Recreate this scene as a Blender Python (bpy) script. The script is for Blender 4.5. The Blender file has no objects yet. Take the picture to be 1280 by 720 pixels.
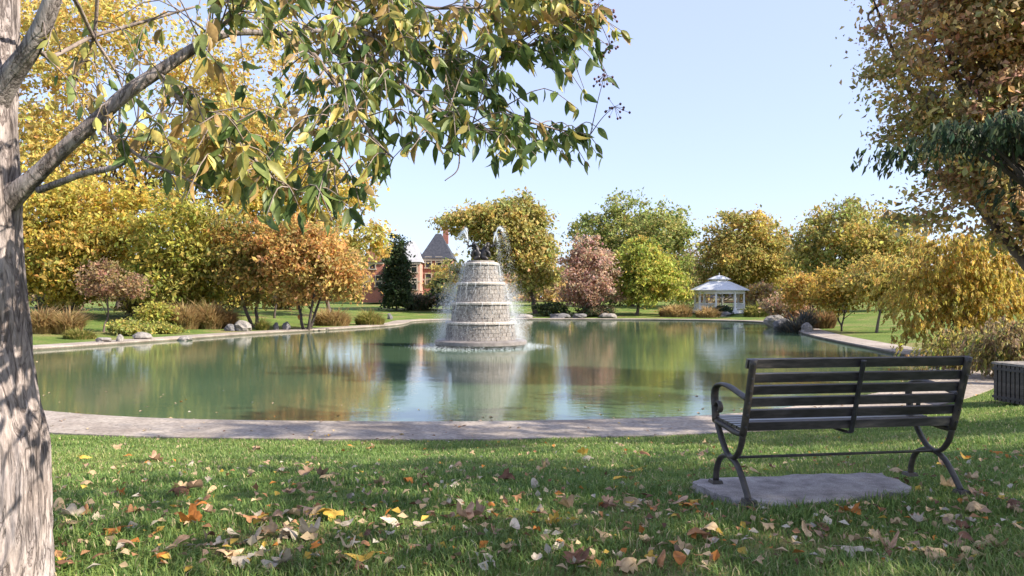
import bpy, math, random
import numpy as np

# ------------------------------------------------------------------ camera, sky, sun, exposure
sc = bpy.context.scene
COL = sc.collection
F = 930.0                # focal length in pixels of the 1280 px wide frame
HOR = 372.0              # horizon row
EYE = 2.4                # camera height above the pond
cam_d = bpy.data.cameras.new('camera')
cam_d.sensor_width = 36.0
cam_d.lens = 36.0 * F / 1280.0
cam_d.shift_y = (HOR - 360.0) / 1280.0
cam_d.clip_start = 0.05
cam_d.clip_end = 3000
cam = bpy.data.objects.new('camera', cam_d)
cam.location = (0, 0, EYE)
cam.rotation_euler = (math.pi / 2, 0, 0)
COL.objects.link(cam)
sc.camera = cam

SUN_EL = math.radians(36)
SUN_AZ = math.radians(109)      # clockwise from +Y: the sun stands to the right, a touch behind the camera
world = bpy.data.worlds.new('World')
sc.world = world
world.use_nodes = True
wn = world.node_tree.nodes
wl = world.node_tree.links
bg = wn.get('Background') or wn.new('ShaderNodeBackground')
wo = wn.get('World Output') or wn.new('ShaderNodeOutputWorld')
sky = wn.new('ShaderNodeTexSky')
sky.sky_type = 'NISHITA'
sky.sun_disc = False
sky.sun_elevation = SUN_EL
sky.sun_rotation = SUN_AZ
sky.altitude = 200
sky.air_density = 1.0
sky.dust_density = 1.2
sky.ozone_density = 2.5
veil = wn.new('ShaderNodeMix')          # thin even veil of high cloud over the whole dome
veil.data_type = 'RGBA'
veil.inputs['Factor'].default_value = 0.77
veil.inputs['B'].default_value = (1.14, 1.24, 1.82, 1)
wl.new(sky.outputs[0], veil.inputs['A'])
wl.new(veil.outputs['Result'], bg.inputs[0])
bg.inputs[1].default_value = 0.15
wl.new(bg.outputs[0], wo.inputs[0])

sun_d = bpy.data.lights.new('sun', 'SUN')
sun_d.energy = 3.0
sun_d.angle = math.radians(0.55)
sun_d.color = (1.0, 0.91, 0.77)
sun = bpy.data.objects.new('sun', sun_d)
COL.objects.link(sun)
sdir = np.array([math.sin(SUN_AZ) * math.cos(SUN_EL), math.cos(SUN_AZ) * math.cos(SUN_EL), math.sin(SUN_EL)])
import mathutils
sun.rotation_euler = mathutils.Vector(sdir).to_track_quat('Z', 'Y').to_euler()
sun.location = tuple(sdir * 100)

sc.view_settings.view_transform = 'Standard'
sc.view_settings.look = 'None'
sc.view_settings.gamma = 1.0
sc.view_settings.use_curve_mapping = False
sc.view_settings.exposure = 1.84
sc.cycles.max_bounces = 8
sc.cycles.diffuse_bounces = 3
sc.cycles.glossy_bounces = 3
sc.cycles.transmission_bounces = 4
sc.cycles.transparent_max_bounces = 8

# ------------------------------------------------------------------ helpers
def at(px, py, Y):
    """The place that shows at pixel px, py when it stands Y metres away."""
    return np.array([(px - 640.0) / F * Y, Y, EYE + (HOR - py) / F * Y])

def ground_at(px, py, z=0.0):
    Y = (EYE - z) * F / (py - HOR)
    return np.array([(px - 640.0) / F * Y, Y])

def smooth(t):
    t = np.clip(t, 0, 1)
    return t * t * (3 - 2 * t)

def vnoise(p, seed=0):
    """cheap smooth noise of N x 3 points, about -1..1"""
    r = np.random.RandomState(seed)
    out = np.zeros(len(p))
    for k in range(6):
        w = r.normal(size=3) * (1.0 + 0.35 * k)
        out += np.sin(p @ w + r.uniform(0, 6.28)) / (1 + 0.25 * k)
    return out / 3.2

def norm(v):
    return v / (np.linalg.norm(v, axis=-1, keepdims=True) + 1e-9)

class MB:
    """collects vertices and faces of one mesh"""
    def __init__(self):
        self.V, self.Fc, self.C, self.n = [], [], [], 0
    def add(self, V, faces, col=None):
        V = np.asarray(V, float)
        self.V.append(V)
        self.Fc.append(np.asarray(faces, np.int64) + self.n) if len(faces) else None
        self.C.append(np.broadcast_to(np.asarray(col if col is not None else (1, 1, 1), float), (len(V), 3)))
        self.n += len(V)
    def box(self, c, s, rot=0.0, col=None, taper=1.0):
        x, y, z = np.asarray(s, float) / 2
        V = np.array([[-x, -y, -z], [x, -y, -z], [x, y, -z], [-x, y, -z],
                      [-x * taper, -y * taper, z], [x * taper, -y * taper, z], [x * taper, y * taper, z], [-x * taper, y * taper, z]])
        ca, sa = math.cos(rot), math.sin(rot)
        V = V @ np.array([[ca, sa, 0], [-sa, ca, 0], [0, 0, 1]]) + np.asarray(c, float)
        self.add(V, [[0, 3, 2, 1], [4, 5, 6, 7], [0, 1, 5, 4], [1, 2, 6, 5], [2, 3, 7, 6], [3, 0, 4, 7]], col)
    def tube(self, pts, rad, seg=8, flat=1.0, side=None, cap=True, col=None):
        """swept tube; with side given the section is a rounded bar: flat = width along side / thickness"""
        P = np.asarray(pts, float)
        n = len(P)
        R = np.broadcast_to(np.asarray(rad, float), (n,))
        T = norm(np.gradient(P, axis=0))
        if side is not None:
            A = np.broadcast_to(np.asarray(side, float), (n, 3))
            B = norm(np.cross(T, A))
        else:
            ref = np.array([0.3, 0.2, 0.93])
            A = np.zeros((n, 3)); B = np.zeros((n, 3))
            a = np.cross(T[0], ref)
            if np.linalg.norm(a) < 0.1:
                a = np.cross(T[0], [1, 0, 0])
            a = norm(a)
            for i in range(n):
                a = norm(a - T[i] * (a @ T[i]))
                A[i] = a
                B[i] = np.cross(T[i], a)
        th = np.arange(seg) / seg * 2 * math.pi + (math.pi / seg if seg == 4 else 0)
        V = P[:, None, :] + R[:, None, None] * (np.cos(th)[None, :, None] * A[:, None, :] * flat + np.sin(th)[None, :, None] * B[:, None, :])
        V = V.reshape(-1, 3)
        i, j = np.meshgrid(np.arange(n - 1), np.arange(seg), indexing='ij')
        q = np.stack([i * seg + j, i * seg + (j + 1) % seg, (i + 1) * seg + (j + 1) % seg, (i + 1) * seg + j], -1).reshape(-1, 4)
        if cap:
            k = len(V)
            V = np.vstack([V, P[0], P[-1]])
            e = np.arange(seg)
            t1 = np.stack([(e + 1) % seg, e, np.full(seg, k), np.full(seg, k)], -1)
            t2 = np.stack([(n - 1) * seg + e, (n - 1) * seg + (e + 1) % seg, np.full(seg, k + 1), np.full(seg, k + 1)], -1)
            q = np.vstack([q, t1, t2])
        self.add(V, q, col)
    def lathe(self, prof, seg=32, c=(0, 0, 0), a0=0.0, col=None):
        prof = np.asarray(prof, float)
        n = len(prof)
        th = a0 + np.arange(seg) / seg * 2 * math.pi
        V = np.stack([prof[:, 0][:, None] * np.cos(th), prof[:, 0][:, None] * np.sin(th), np.repeat(prof[:, 1][:, None], seg, 1)], -1).reshape(-1, 3) + np.asarray(c, float)
        i, j = np.meshgrid(np.arange(n - 1), np.arange(seg), indexing='ij')
        q = np.stack([i * seg + j, i * seg + (j + 1) % seg, (i + 1) * seg + (j + 1) % seg, (i + 1) * seg + j], -1).reshape(-1, 4)
        self.add(V, q, col)
    def mesh(self, name, smooth_faces=False, color=False):
        V = np.vstack(self.V)
        Q = np.vstack(self.Fc) if all(f.shape[1] == self.Fc[0].shape[1] for f in self.Fc) else None
        loops, starts, totals = [], [], []
        if Q is not None and Q.shape[1] == 3:
            loops = Q.reshape(-1); totals = np.full(len(Q), 3)
        else:
            rows = []
            for f in self.Fc:
                if f.shape[1] == 3:
                    f = np.hstack([f, f[:, 2:3]])
                rows.append(f)
            Q = np.vstack(rows)
            deg = Q[:, 2] == Q[:, 3]
            mask = np.ones(Q.shape, bool); mask[deg, 3] = False
            loops = Q[mask]
            totals = np.where(deg, 3, 4)
        starts = np.concatenate([[0], np.cumsum(totals)[:-1]])
        me = bpy.data.meshes.new(name)
        me.vertices.add(len(V)); me.vertices.foreach_set('co', V.astype(np.float32).ravel())
        me.loops.add(len(loops)); me.loops.foreach_set('vertex_index', loops.astype(np.int32))
        me.polygons.add(len(totals))
        me.polygons.foreach_set('loop_start', starts.astype(np.int32))
        me.polygons.foreach_set('loop_total', totals.astype(np.int32))
        me.polygons.foreach_set('use_smooth', np.full(len(totals), smooth_faces))
        me.update(calc_edges=True)
        if color:
            C = np.vstack(self.C)
            a = me.color_attributes.new('Col', 'FLOAT_COLOR', 'POINT')
            a.data.foreach_set('color', np.hstack([C, np.ones((len(C), 1))]).astype(np.float32).ravel())
        return me
    def build(self, name, mat, parent=None, smooth_faces=False, color=False, kind=None, loc=None):
        me = self.mesh(name, smooth_faces, color)
        if mat is not None:
            me.materials.append(mat)
        o = bpy.data.objects.new(name, me)
        COL.objects.link(o)
        if parent is not None:
            o.parent = parent
        if loc is not None:
            o.location = loc
        if kind:
            o['kind'] = kind
        return o

def place(name, me, parent=None, loc=(0, 0, 0), rot=(0, 0, 0), scale=1.0):
    o = bpy.data.objects.new(name, me)
    COL.objects.link(o)
    o.parent = parent
    o.location = loc
    o.rotation_euler = rot
    o.scale = (scale,) * 3 if np.isscalar(scale) else scale
    return o

def tag(o, label=None, cat=None, group=None, kind=None):
    if label: o['label'] = label
    if cat: o['category'] = cat
    if group: o['group'] = group
    if kind: o['kind'] = kind
    return o

def thing(name, loc, label, cat, group=None, rz=0.0):
    o = bpy.data.objects.new(name, None)
    o.empty_display_size = 0.2
    o.location = tuple(loc)
    o.rotation_euler = (0, 0, rz)
    COL.objects.link(o)
    return tag(o, label, cat, group)

def spline(pts, n):
    """Catmull-Rom through the points, resampled to n"""
    P = np.asarray(pts, float)
    P = np.vstack([2 * P[0] - P[1], P, 2 * P[-1] - P[-2]])
    m = len(P) - 3
    u = np.linspace(0, m - 1e-6, n)
    i = u.astype(int); t = (u - i)[:, None]
    a, b, c, d = P[i], P[i + 1], P[i + 2], P[i + 3]
    return 0.5 * (2 * b + (c - a) * t + (2 * a - 5 * b + 4 * c - d) * t ** 2 + (3 * b - a - 3 * c + d) * t ** 3)

# ------------------------------------------------------------------ materials
def new_mat(name):
    m = bpy.data.materials.new(name)
    m.use_nodes = True
    nt = m.node_tree
    nt.nodes.clear()
    out = nt.nodes.new('ShaderNodeOutputMaterial')
    return m, nt, out

def N(nt, kind, **kw):
    n = nt.nodes.new(kind)
    for k, v in kw.items():
        if k.startswith('i_'):
            n.inputs[k[2:].replace('_', ' ')].default_value = v
        else:
            setattr(n, k, v)
    return n

def ramp(nt, fac, stops):
    r = nt.nodes.new('ShaderNodeValToRGB')
    el = r.color_ramp.elements
    while len(el) < len(stops):
        el.new(0.5)
    for e, (p, c) in zip(el, stops):
        e.position = p
        e.color = (c[0], c[1], c[2], 1)
    nt.links.new(fac, r.inputs[0])
    return r.outputs[0]

def surface(name, stops, scale=4.0, detail=6, rough=0.8, bump=0.3, bump_scale=None, stretch=(1, 1, 1), metallic=0.0, spec=0.3, fine=None, dist=0.02):
    """noise coloured solid with fine relief"""
    m, nt, out = new_mat(name)
    L = nt.links.new
    tc = N(nt, 'ShaderNodeTexCoord')
    mp = N(nt, 'ShaderNodeMapping')
    mp.inputs['Scale'].default_value = stretch
    L(tc.outputs['Object'], mp.inputs[0])
    nz = N(nt, 'ShaderNodeTexNoise', i_Scale=scale, i_Detail=detail, i_Roughness=0.62)
    L(mp.outputs[0], nz.inputs['Vector'])
    col = ramp(nt, nz.outputs[0], stops)
    p = N(nt, 'ShaderNodeBsdfPrincipled')
    p.inputs['Roughness'].default_value = rough
    p.inputs['Metallic'].default_value = metallic
    p.inputs['Specular IOR Level'].default_value = spec
    if fine:
        n3 = N(nt, 'ShaderNodeTexNoise', i_Scale=fine, i_Detail=4)
        L(mp.outputs[0], n3.inputs['Vector'])
        mx = N(nt, 'ShaderNodeMix', data_type='RGBA', blend_type='MULTIPLY')
        mx.inputs['Factor'].default_value = 0.8
        L(col, mx.inputs['A'])
        L(ramp(nt, n3.outputs[0], [(0.3, (0.55, 0.55, 0.55)), (0.7, (1.3, 1.3, 1.3))]), mx.inputs['B'])
        col = mx.outputs['Result']
    L(col, p.inputs['Base Color'])
    if bump:
        n2 = N(nt, 'ShaderNodeTexNoise', i_Scale=bump_scale or scale * 4, i_Detail=5)
        L(mp.outputs[0], n2.inputs['Vector'])
        b = N(nt, 'ShaderNodeBump', i_Strength=bump, i_Distance=dist)
        L(n2.outputs[0], b.inputs['Height'])
        L(b.outputs[0], p.inputs['Normal'])
    L(p.outputs[0], out.inputs[0])
    return m

def foliage(name, transl=0.4, rough=0.5, spec=0.25, use_object=False):
    m, nt, out = new_mat(name)
    L = nt.links.new
    if use_object:
        a = N(nt, 'ShaderNodeObjectInfo'); c = a.outputs['Color']
    else:
        a = N(nt, 'ShaderNodeAttribute', attribute_name='Col'); c = a.outputs['Color']
    p = N(nt, 'ShaderNodeBsdfPrincipled')
    p.inputs['Roughness'].default_value = rough
    p.inputs['Specular IOR Level'].default_value = spec
    t = N(nt, 'ShaderNodeBsdfTranslucent')
    mx = N(nt, 'ShaderNodeMixShader')
    mx.inputs[0].default_value = transl
    if use_object:
        tc = N(nt, 'ShaderNodeTexCoord')
        nz = N(nt, 'ShaderNodeTexNoise', i_Scale=3.5, i_Detail=6)
        L(tc.outputs['Object'], nz.inputs['Vector'])
        mm = N(nt, 'ShaderNodeMix', data_type='RGBA', blend_type='MULTIPLY')
        mm.inputs['Factor'].default_value = 1.0
        L(c, mm.inputs['A'])
        L(ramp(nt, nz.outputs[0], [(0.3, (0.55, 0.5, 0.45)), (0.65, (1.25, 1.2, 1.15))]), mm.inputs['B'])
        c = mm.outputs['Result']
    L(c, p.inputs['Base Color']); L(c, t.inputs['Color'])
    L(p.outputs[0], mx.inputs[1]); L(t.outputs[0], mx.inputs[2])
    L(mx.outputs[0], out.inputs[0])
    return m

M = {}
M['leaf'] = foliage('foliage', 0.55)
M['leaf_near'] = foliage('foliage_near', 0.45, rough=0.42, spec=0.4)
M['leaf_one'] = foliage('leaf_single', 0.45, rough=0.42, spec=0.4, use_object=True)
M['dry_leaf'] = foliage('dry_leaf', 0.15, rough=0.7, spec=0.2, use_object=True)
M['litter'] = foliage('litter', 0.12, rough=0.75, spec=0.15)
M['grass'] = foliage('grass_blade', 0.42, rough=0.5, spec=0.25)
M['bark'] = surface('bark', [(0.3, (0.07, 0.05, 0.04)), (0.7, (0.17, 0.13, 0.105))], scale=6, stretch=(1, 1, 0.2), bump=0.8, bump_scale=14)
M['bark_dark'] = surface('bark_dark', [(0.3, (0.035, 0.028, 0.024)), (0.7, (0.09, 0.07, 0.06))], scale=6, stretch=(1, 1, 0.2), bump=0.8, bump_scale=14)
M['twig'] = surface('twig', [(0.3, (0.12, 0.09, 0.08)), (0.7, (0.36, 0.29, 0.25))], scale=12, bump=0.5)
M['concrete'] = surface('concrete', [(0.25, (0.22, 0.18, 0.15)), (0.5, (0.34, 0.295, 0.255)), (0.75, (0.43, 0.385, 0.335))], scale=0.9, detail=9, rough=0.9, bump=0.25, bump_scale=40, fine=18)
nt_ = M['concrete'].node_tree
pr_ = next(n_ for n_ in nt_.nodes if n_.type == 'BSDF_PRINCIPLED')
src_ = pr_.inputs['Base Color'].links[0].from_socket
ge_ = N(nt_, 'ShaderNodeNewGeometry'); sx_ = N(nt_, 'ShaderNodeSeparateXYZ'); nt_.links.new(ge_.outputs['Position'], sx_.inputs[0])
mw_ = N(nt_, 'ShaderNodeMix', data_type='RGBA', blend_type='MULTIPLY'); mw_.inputs['Factor'].default_value = 1.0
nt_.links.new(src_, mw_.inputs['A']); nt_.links.new(ramp(nt_, sx_.outputs['Z'], [(0.05, (0.35, 0.37, 0.32)), (0.10, (1, 1, 1))]), mw_.inputs['B'])
nz_ = N(nt_, 'ShaderNodeTexNoise', i_Scale=0.35, i_Detail=7, i_Roughness=0.7); nt_.links.new(ge_.outputs['Position'], nz_.inputs['Vector'])
ms_ = N(nt_, 'ShaderNodeMix', data_type='RGBA', blend_type='MULTIPLY'); ms_.inputs['Factor'].default_value = 1.0
nt_.links.new(mw_.outputs['Result'], ms_.inputs['A']); nt_.links.new(ramp(nt_, nz_.outputs[0], [(0.35, (0.72, 0.70, 0.69)), (0.6, (1.08, 1.06, 1.04))]), ms_.inputs['B'])
nt_.links.new(ms_.outputs['Result'], pr_.inputs['Base Color'])
M['pad'] = surface('pad_concrete', [(0.3, (0.20, 0.175, 0.165)), (0.5, (0.34, 0.305, 0.29)), (0.68, (0.46, 0.42, 0.39))], scale=7, detail=9, rough=0.95, bump=0.5, bump_scale=90, fine=120, dist=0.006)
M['stone'] = surface('stone', [(0.3, (0.15, 0.132, 0.118)), (0.7, (0.30, 0.268, 0.24))], scale=3.5, detail=7, rough=0.85, bump=0.5, bump_scale=14, fine=20)
M['stone_pale'] = surface('stone_pale', [(0.3, (0.34, 0.30, 0.265)), (0.7, (0.50, 0.45, 0.40))], scale=3.5, detail=7, rough=0.8, bump=0.4, bump_scale=14, fine=14)
M['wet_stone'] = surface('wet_stone', [(0.3, (0.12, 0.105, 0.10)), (0.7, (0.24, 0.215, 0.20))], scale=3, rough=0.45, bump=0.4, bump_scale=14)
M['bronze'] = surface('bronze', [(0.3, (0.025, 0.024, 0.026)), (0.7, (0.06, 0.055, 0.055))], scale=6, rough=0.4, metallic=0.5)
M['rock'] = surface('rock', [(0.3, (0.14, 0.125, 0.115)), (0.7, (0.34, 0.31, 0.28))], scale=2.5, detail=8, rough=0.9, bump=0.7, bump_scale=9, fine=12)
M['rock_dark'] = surface('rock_dark', [(0.3, (0.07, 0.07, 0.075)), (0.7, (0.20, 0.19, 0.19))], scale=2.5, detail=8, rough=0.9, bump=0.7, bump_scale=9)
M['white_paint'] = surface('white_paint', [(0.3, (0.72, 0.71, 0.68)), (0.7, (0.82, 0.81, 0.78))], scale=2, rough=0.5, bump=0.08)
M['metal_roof'] = surface('metal_roof', [(0.3, (0.50, 0.51, 0.53)), (0.7, (0.60, 0.61, 0.63))], scale=2, rough=0.45, bump=0.1)
M['slate'] = surface('slate', [(0.3, (0.025, 0.028, 0.04)), (0.7, (0.06, 0.063, 0.08))], scale=3, rough=0.9, bump=0.3)
M['slate_pale'] = surface('slate_pale', [(0.3, (0.30, 0.30, 0.32)), (0.7, (0.42, 0.42, 0.43))], scale=3, rough=0.7, bump=0.3)
M['trim'] = surface('pale_trim', [(0.3, (0.30, 0.25, 0.20)), (0.7, (0.42, 0.36, 0.30))], scale=3, rough=0.7, bump=0.1)
M['black_metal'] = surface('black_metal', [(0.3, (0.020, 0.019, 0.022)), (0.7, (0.058, 0.055, 0.062))], scale=9, detail=8, rough=0.42, bump=0.15, bump_scale=60, spec=0.5, fine=60, dist=0.003)
M['slat_paint'] = surface('slat_paint', [(0.32, (0.020, 0.018, 0.019)), (0.52, (0.060, 0.054, 0.055)), (0.62, (0.10, 0.088, 0.084)), (0.70, (0.21, 0.175, 0.15))], scale=6, detail=10, rough=0.33, bump=0.2, bump_scale=50, stretch=(0.25, 1, 1), spec=0.5, fine=50, dist=0.003)
M['iron'] = surface('cast_iron', [(0.3, (0.022, 0.020, 0.019)), (0.55, (0.06, 0.05, 0.043)), (0.75, (0.16, 0.125, 0.09))], scale=11, detail=8, rough=0.5, bump=0.4, bump_scale=60, spec=0.5, dist=0.004)
M['door'] = surface('door', [(0.3, (0.10, 0.03, 0.02)), (0.7, (0.14, 0.05, 0.03))], scale=3, rough=0.5)
M['berry'] = surface('berry', [(0.3, (0.10, 0.05, 0.07)), (0.7, (0.22, 0.10, 0.12))], scale=30, rough=0.4)

# brick
m, nt, out = new_mat('brick_wall'); L = nt.links.new
tc = N(nt, 'ShaderNodeTexCoord'); mp = N(nt, 'ShaderNodeMapping'); L(tc.outputs['Object'], mp.inputs[0])
mp.inputs['Rotation'].default_value = (math.pi / 2, 0, 0)
bk = N(nt, 'ShaderNodeTexBrick', i_Scale=2.0)
bk.inputs['Color1'].default_value = (0.34, 0.10, 0.07, 1); bk.inputs['Color2'].default_value = (0.25, 0.075, 0.055, 1); bk.inputs['Mortar'].default_value = (0.32, 0.24, 0.2, 1)
L(mp.outputs[0], bk.inputs[0]); p = N(nt, 'ShaderNodeBsdfPrincipled'); p.inputs['Roughness'].default_value = 0.9
L(bk.outputs[0], p.inputs['Base Color']); L(p.outputs[0], out.inputs[0]); M['brick'] = m
m = m.copy(); m.name = 'pale_brick'
for n in m.node_tree.nodes:
    if n.type == 'TEX_BRICK':
        n.inputs['Color1'].default_value = (0.46, 0.25, 0.19, 1); n.inputs['Color2'].default_value = (0.40, 0.21, 0.16, 1); n.inputs['Mortar'].default_value = (0.45, 0.36, 0.3, 1)
M['brick_pale'] = m

# window glass
m, nt, out = new_mat('window_glass')
p = N(nt, 'ShaderNodeBsdfPrincipled'); p.inputs['Base Color'].default_value = (0.03, 0.035, 0.045, 1); p.inputs['Roughness'].default_value = 0.08
nt.links.new(p.outputs[0], out.inputs[0]); M['glass'] = m

# lawn soil and turf under the blades
m, nt, out = new_mat('turf'); L = nt.links.new
tc = N(nt, 'ShaderNodeTexCoord')
n1 = N(nt, 'ShaderNodeTexNoise', i_Scale=0.35, i_Detail=6); L(tc.outputs['Object'], n1.inputs['Vector'])
n2 = N(nt, 'ShaderNodeTexNoise', i_Scale=9.0, i_Detail=7, i_Roughness=0.7); L(tc.outputs['Object'], n2.inputs['Vector'])
c1 = ramp(nt, n1.outputs[0], [(0.33, (0.10, 0.165, 0.04)), (0.52, (0.15, 0.205, 0.055)), (0.66, (0.24, 0.215, 0.10))])
c2 = ramp(nt, n2.outputs[0], [(0.30, (0.45, 0.45, 0.42)), (0.70, (1.45, 1.4, 1.25))])
mx = N(nt, 'ShaderNodeMix', data_type='RGBA', blend_type='MULTIPLY'); mx.inputs['Factor'].default_value = 1.0
L(c1, mx.inputs['A']); L(c2, mx.inputs['B'])
n3 = N(nt, 'ShaderNodeTexNoise', i_Scale=60.0, i_Detail=4); L(tc.outputs['Object'], n3.inputs['Vector'])
b = N(nt, 'ShaderNodeBump', i_Strength=0.9, i_Distance=0.04); L(n3.outputs[0], b.inputs['Height'])
p = N(nt, 'ShaderNodeBsdfPrincipled'); p.inputs['Roughness'].default_value = 0.95; p.inputs['Specular IOR Level'].default_value = 0.1
L(mx.outputs['Result'], p.inputs['Base Color']); L(b.outputs[0], p.inputs['Normal']); L(p.outputs[0], out.inputs[0]); M['turf'] = m

# pond water: murky green, gently rippled
m, nt, out = new_mat('pond_water'); L = nt.links.new
tc = N(nt, 'ShaderNodeTexCoord'); mp = N(nt, 'ShaderNodeMapping'); L(tc.outputs['Object'], mp.inputs[0]); mp.inputs['Scale'].default_value = (1.0, 1.35, 1)
w1 = N(nt, 'ShaderNodeTexNoise', i_Scale=3.6, i_Detail=4, i_Roughness=0.55); L(mp.outputs[0], w1.inputs['Vector'])
w2 = N(nt, 'ShaderNodeTexNoise', i_Scale=0.7, i_Detail=2); L(mp.outputs[0], w2.inputs['Vector'])
ad = N(nt, 'ShaderNodeMath', operation='MULTIPLY_ADD'); L(w2.outputs[0], ad.inputs[0]); ad.inputs[1].default_value = 1.5; L(w1.outputs[0], ad.inputs[2])
b = N(nt, 'ShaderNodeBump', i_Strength=0.045, i_Distance=0.06); L(ad.outputs[0], b.inputs['Height'])
n1 = N(nt, 'ShaderNodeTexNoise', i_Scale=0.12, i_Detail=4); L(tc.outputs['Object'], n1.inputs['Vector'])
p = N(nt, 'ShaderNodeBsdfPrincipled'); p.inputs['Roughness'].default_value = 0.045; p.inputs['IOR'].default_value = 1.5
L(ramp(nt, n1.outputs[0], [(0.35, (0.060, 0.108, 0.060)), (0.65, (0.085, 0.142, 0.080))]), p.inputs['Base Color'])
L(b.outputs[0], p.inputs['Normal']); L(p.outputs[0], out.inputs[0]); M['water'] = m

# falling water and spray
m, nt, out = new_mat('spray')
L = nt.links.new
d = N(nt, 'ShaderNodeBsdfDiffuse'); d.inputs[0].default_value = (0.9, 0.93, 0.96, 1)
tr = N(nt, 'ShaderNodeBsdfTranslucent'); tr.inputs[0].default_value = (0.9, 0.93, 0.96, 1)
tp = N(nt, 'ShaderNodeBsdfTransparent')
a = N(nt, 'ShaderNodeMixShader'); a.inputs[0].default_value = 0.5; L(d.outputs[0], a.inputs[1]); L(tr.outputs[0], a.inputs[2])
b = N(nt, 'ShaderNodeMixShader'); b.inputs[0].default_value = 0.55; L(tp.outputs[0], b.inputs[1]); L(a.outputs[0], b.inputs[2])
L(b.outputs[0], out.inputs[0]); M['spray'] = m

# near trunk: scaly plates, streaked up and down
m, nt, out = new_mat('plated_bark'); L = nt.links.new
tc = N(nt, 'ShaderNodeTexCoord'); mp = N(nt, 'ShaderNodeMapping'); L(tc.outputs['Object'], mp.inputs[0]); mp.inputs['Scale'].default_value = (1, 1, 0.16)
n1 = N(nt, 'ShaderNodeTexNoise', i_Scale=16.0, i_Detail=8, i_Roughness=0.7, i_Distortion=0.7); L(mp.outputs[0], n1.inputs['Vector'])
n2 = N(nt, 'ShaderNodeTexNoise', i_Scale=3.0, i_Detail=5); L(tc.outputs['Object'], n2.inputs['Vector'])
n4 = N(nt, 'ShaderNodeTexNoise', i_Scale=55.0, i_Detail=6, i_Roughness=0.7, i_Distortion=1.0); L(mp.outputs[0], n4.inputs['Vector'])
c1 = ramp(nt, n1.outputs[0], [(0.28, (0.10, 0.085, 0.082)), (0.42, (0.27, 0.235, 0.22)), (0.60, (0.45, 0.40, 0.38)), (0.78, (0.56, 0.505, 0.485))])
c2 = ramp(nt, n2.outputs[0], [(0.3, (0.86, 0.86, 0.90)), (0.7, (1.08, 1.0, 0.95))])
c3 = ramp(nt, n4.outputs[0], [(0.35, (0.55, 0.55, 0.55)), (0.6, (1.15, 1.15, 1.15))])
mx = N(nt, 'ShaderNodeMix', data_type='RGBA', blend_type='MULTIPLY'); mx.inputs['Factor'].default_value = 1.0; L(c1, mx.inputs['A']); L(c2, mx.inputs['B'])
mz = N(nt, 'ShaderNodeMix', data_type='RGBA', blend_type='MULTIPLY'); mz.inputs['Factor'].default_value = 1.0; L(mx.outputs['Result'], mz.inputs['A']); L(c3, mz.inputs['B'])
n5 = N(nt, 'ShaderNodeTexNoise', i_Scale=11.0, i_Detail=6, i_Roughness=0.6, i_Distortion=1.6); L(mp.outputs[0], n5.inputs['Vector'])
sb_ = N(nt, 'ShaderNodeMath', operation='SUBTRACT'); L(n5.outputs[0], sb_.inputs[0]); sb_.inputs[1].default_value = 0.5
ab_ = N(nt, 'ShaderNodeMath', operation='ABSOLUTE'); L(sb_.outputs[0], ab_.inputs[0])
ck = ramp(nt, ab_.outputs[0], [(0.0, (0.55, 0.52, 0.52)), (0.022, (0.88, 0.88, 0.88)), (0.07, (1, 1, 1))])
mk_ = N(nt, 'ShaderNodeMix', data_type='RGBA', blend_type='MULTIPLY'); mk_.inputs['Factor'].default_value = 1.0; L(mz.outputs['Result'], mk_.inputs['A']); L(ck, mk_.inputs['B'])
mz = mk_
ad = N(nt, 'ShaderNodeMath', operation='MULTIPLY_ADD'); L(n4.outputs[0], ad.inputs[0]); ad.inputs[1].default_value = 0.4; L(ck, ad.inputs[2])
b = N(nt, 'ShaderNodeBump', i_Strength=0.9, i_Distance=0.014); L(ad.outputs[0], b.inputs['Height'])
p = N(nt, 'ShaderNodeBsdfPrincipled'); p.inputs['Roughness'].default_value = 0.9; p.inputs['Specular IOR Level'].default_value = 0.2
L(mz.outputs['Result'], p.inputs['Base Color']); L(b.outputs[0], p.inputs['Normal']); L(p.outputs[0], out.inputs[0]); M['near_bark'] = m

# ------------------------------------------------------------------ the setting: pond outline, ground, path, water
shore = [(-13.0, 17.0), (-9.9, 15.2), (-7.0, 14.1), (-3.7, 13.7), (0, 13.7), (3.9, 14.4), (6.5, 16.0), (9.4, 18.4), (12.4, 21.8), (14.6, 25.5), (15.8, 29),
         (16.4, 33), (17.2, 39), (18.4, 46), (20.2, 53), (22.2, 60), (24.2, 67), (22.5, 73.5), (18, 77.5), (10, 79.5), (2, 80.0), (-5, 79.5), (-9.5, 75),
         (-9.6, 68), (-10.0, 63), (-12.0, 57.5), (-14.5, 52.5), (-17.2, 46.8), (-19.0, 41), (-20.7, 36), (-22.2, 32), (-22.6, 27), (-19.8, 22.3)]
SH = spline(shore + shore[:1], 360)[:-1]
for _ in range(3):
    SH = (np.roll(SH, 1, 0) + 2 * SH + np.roll(SH, -1, 0)) / 4

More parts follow.
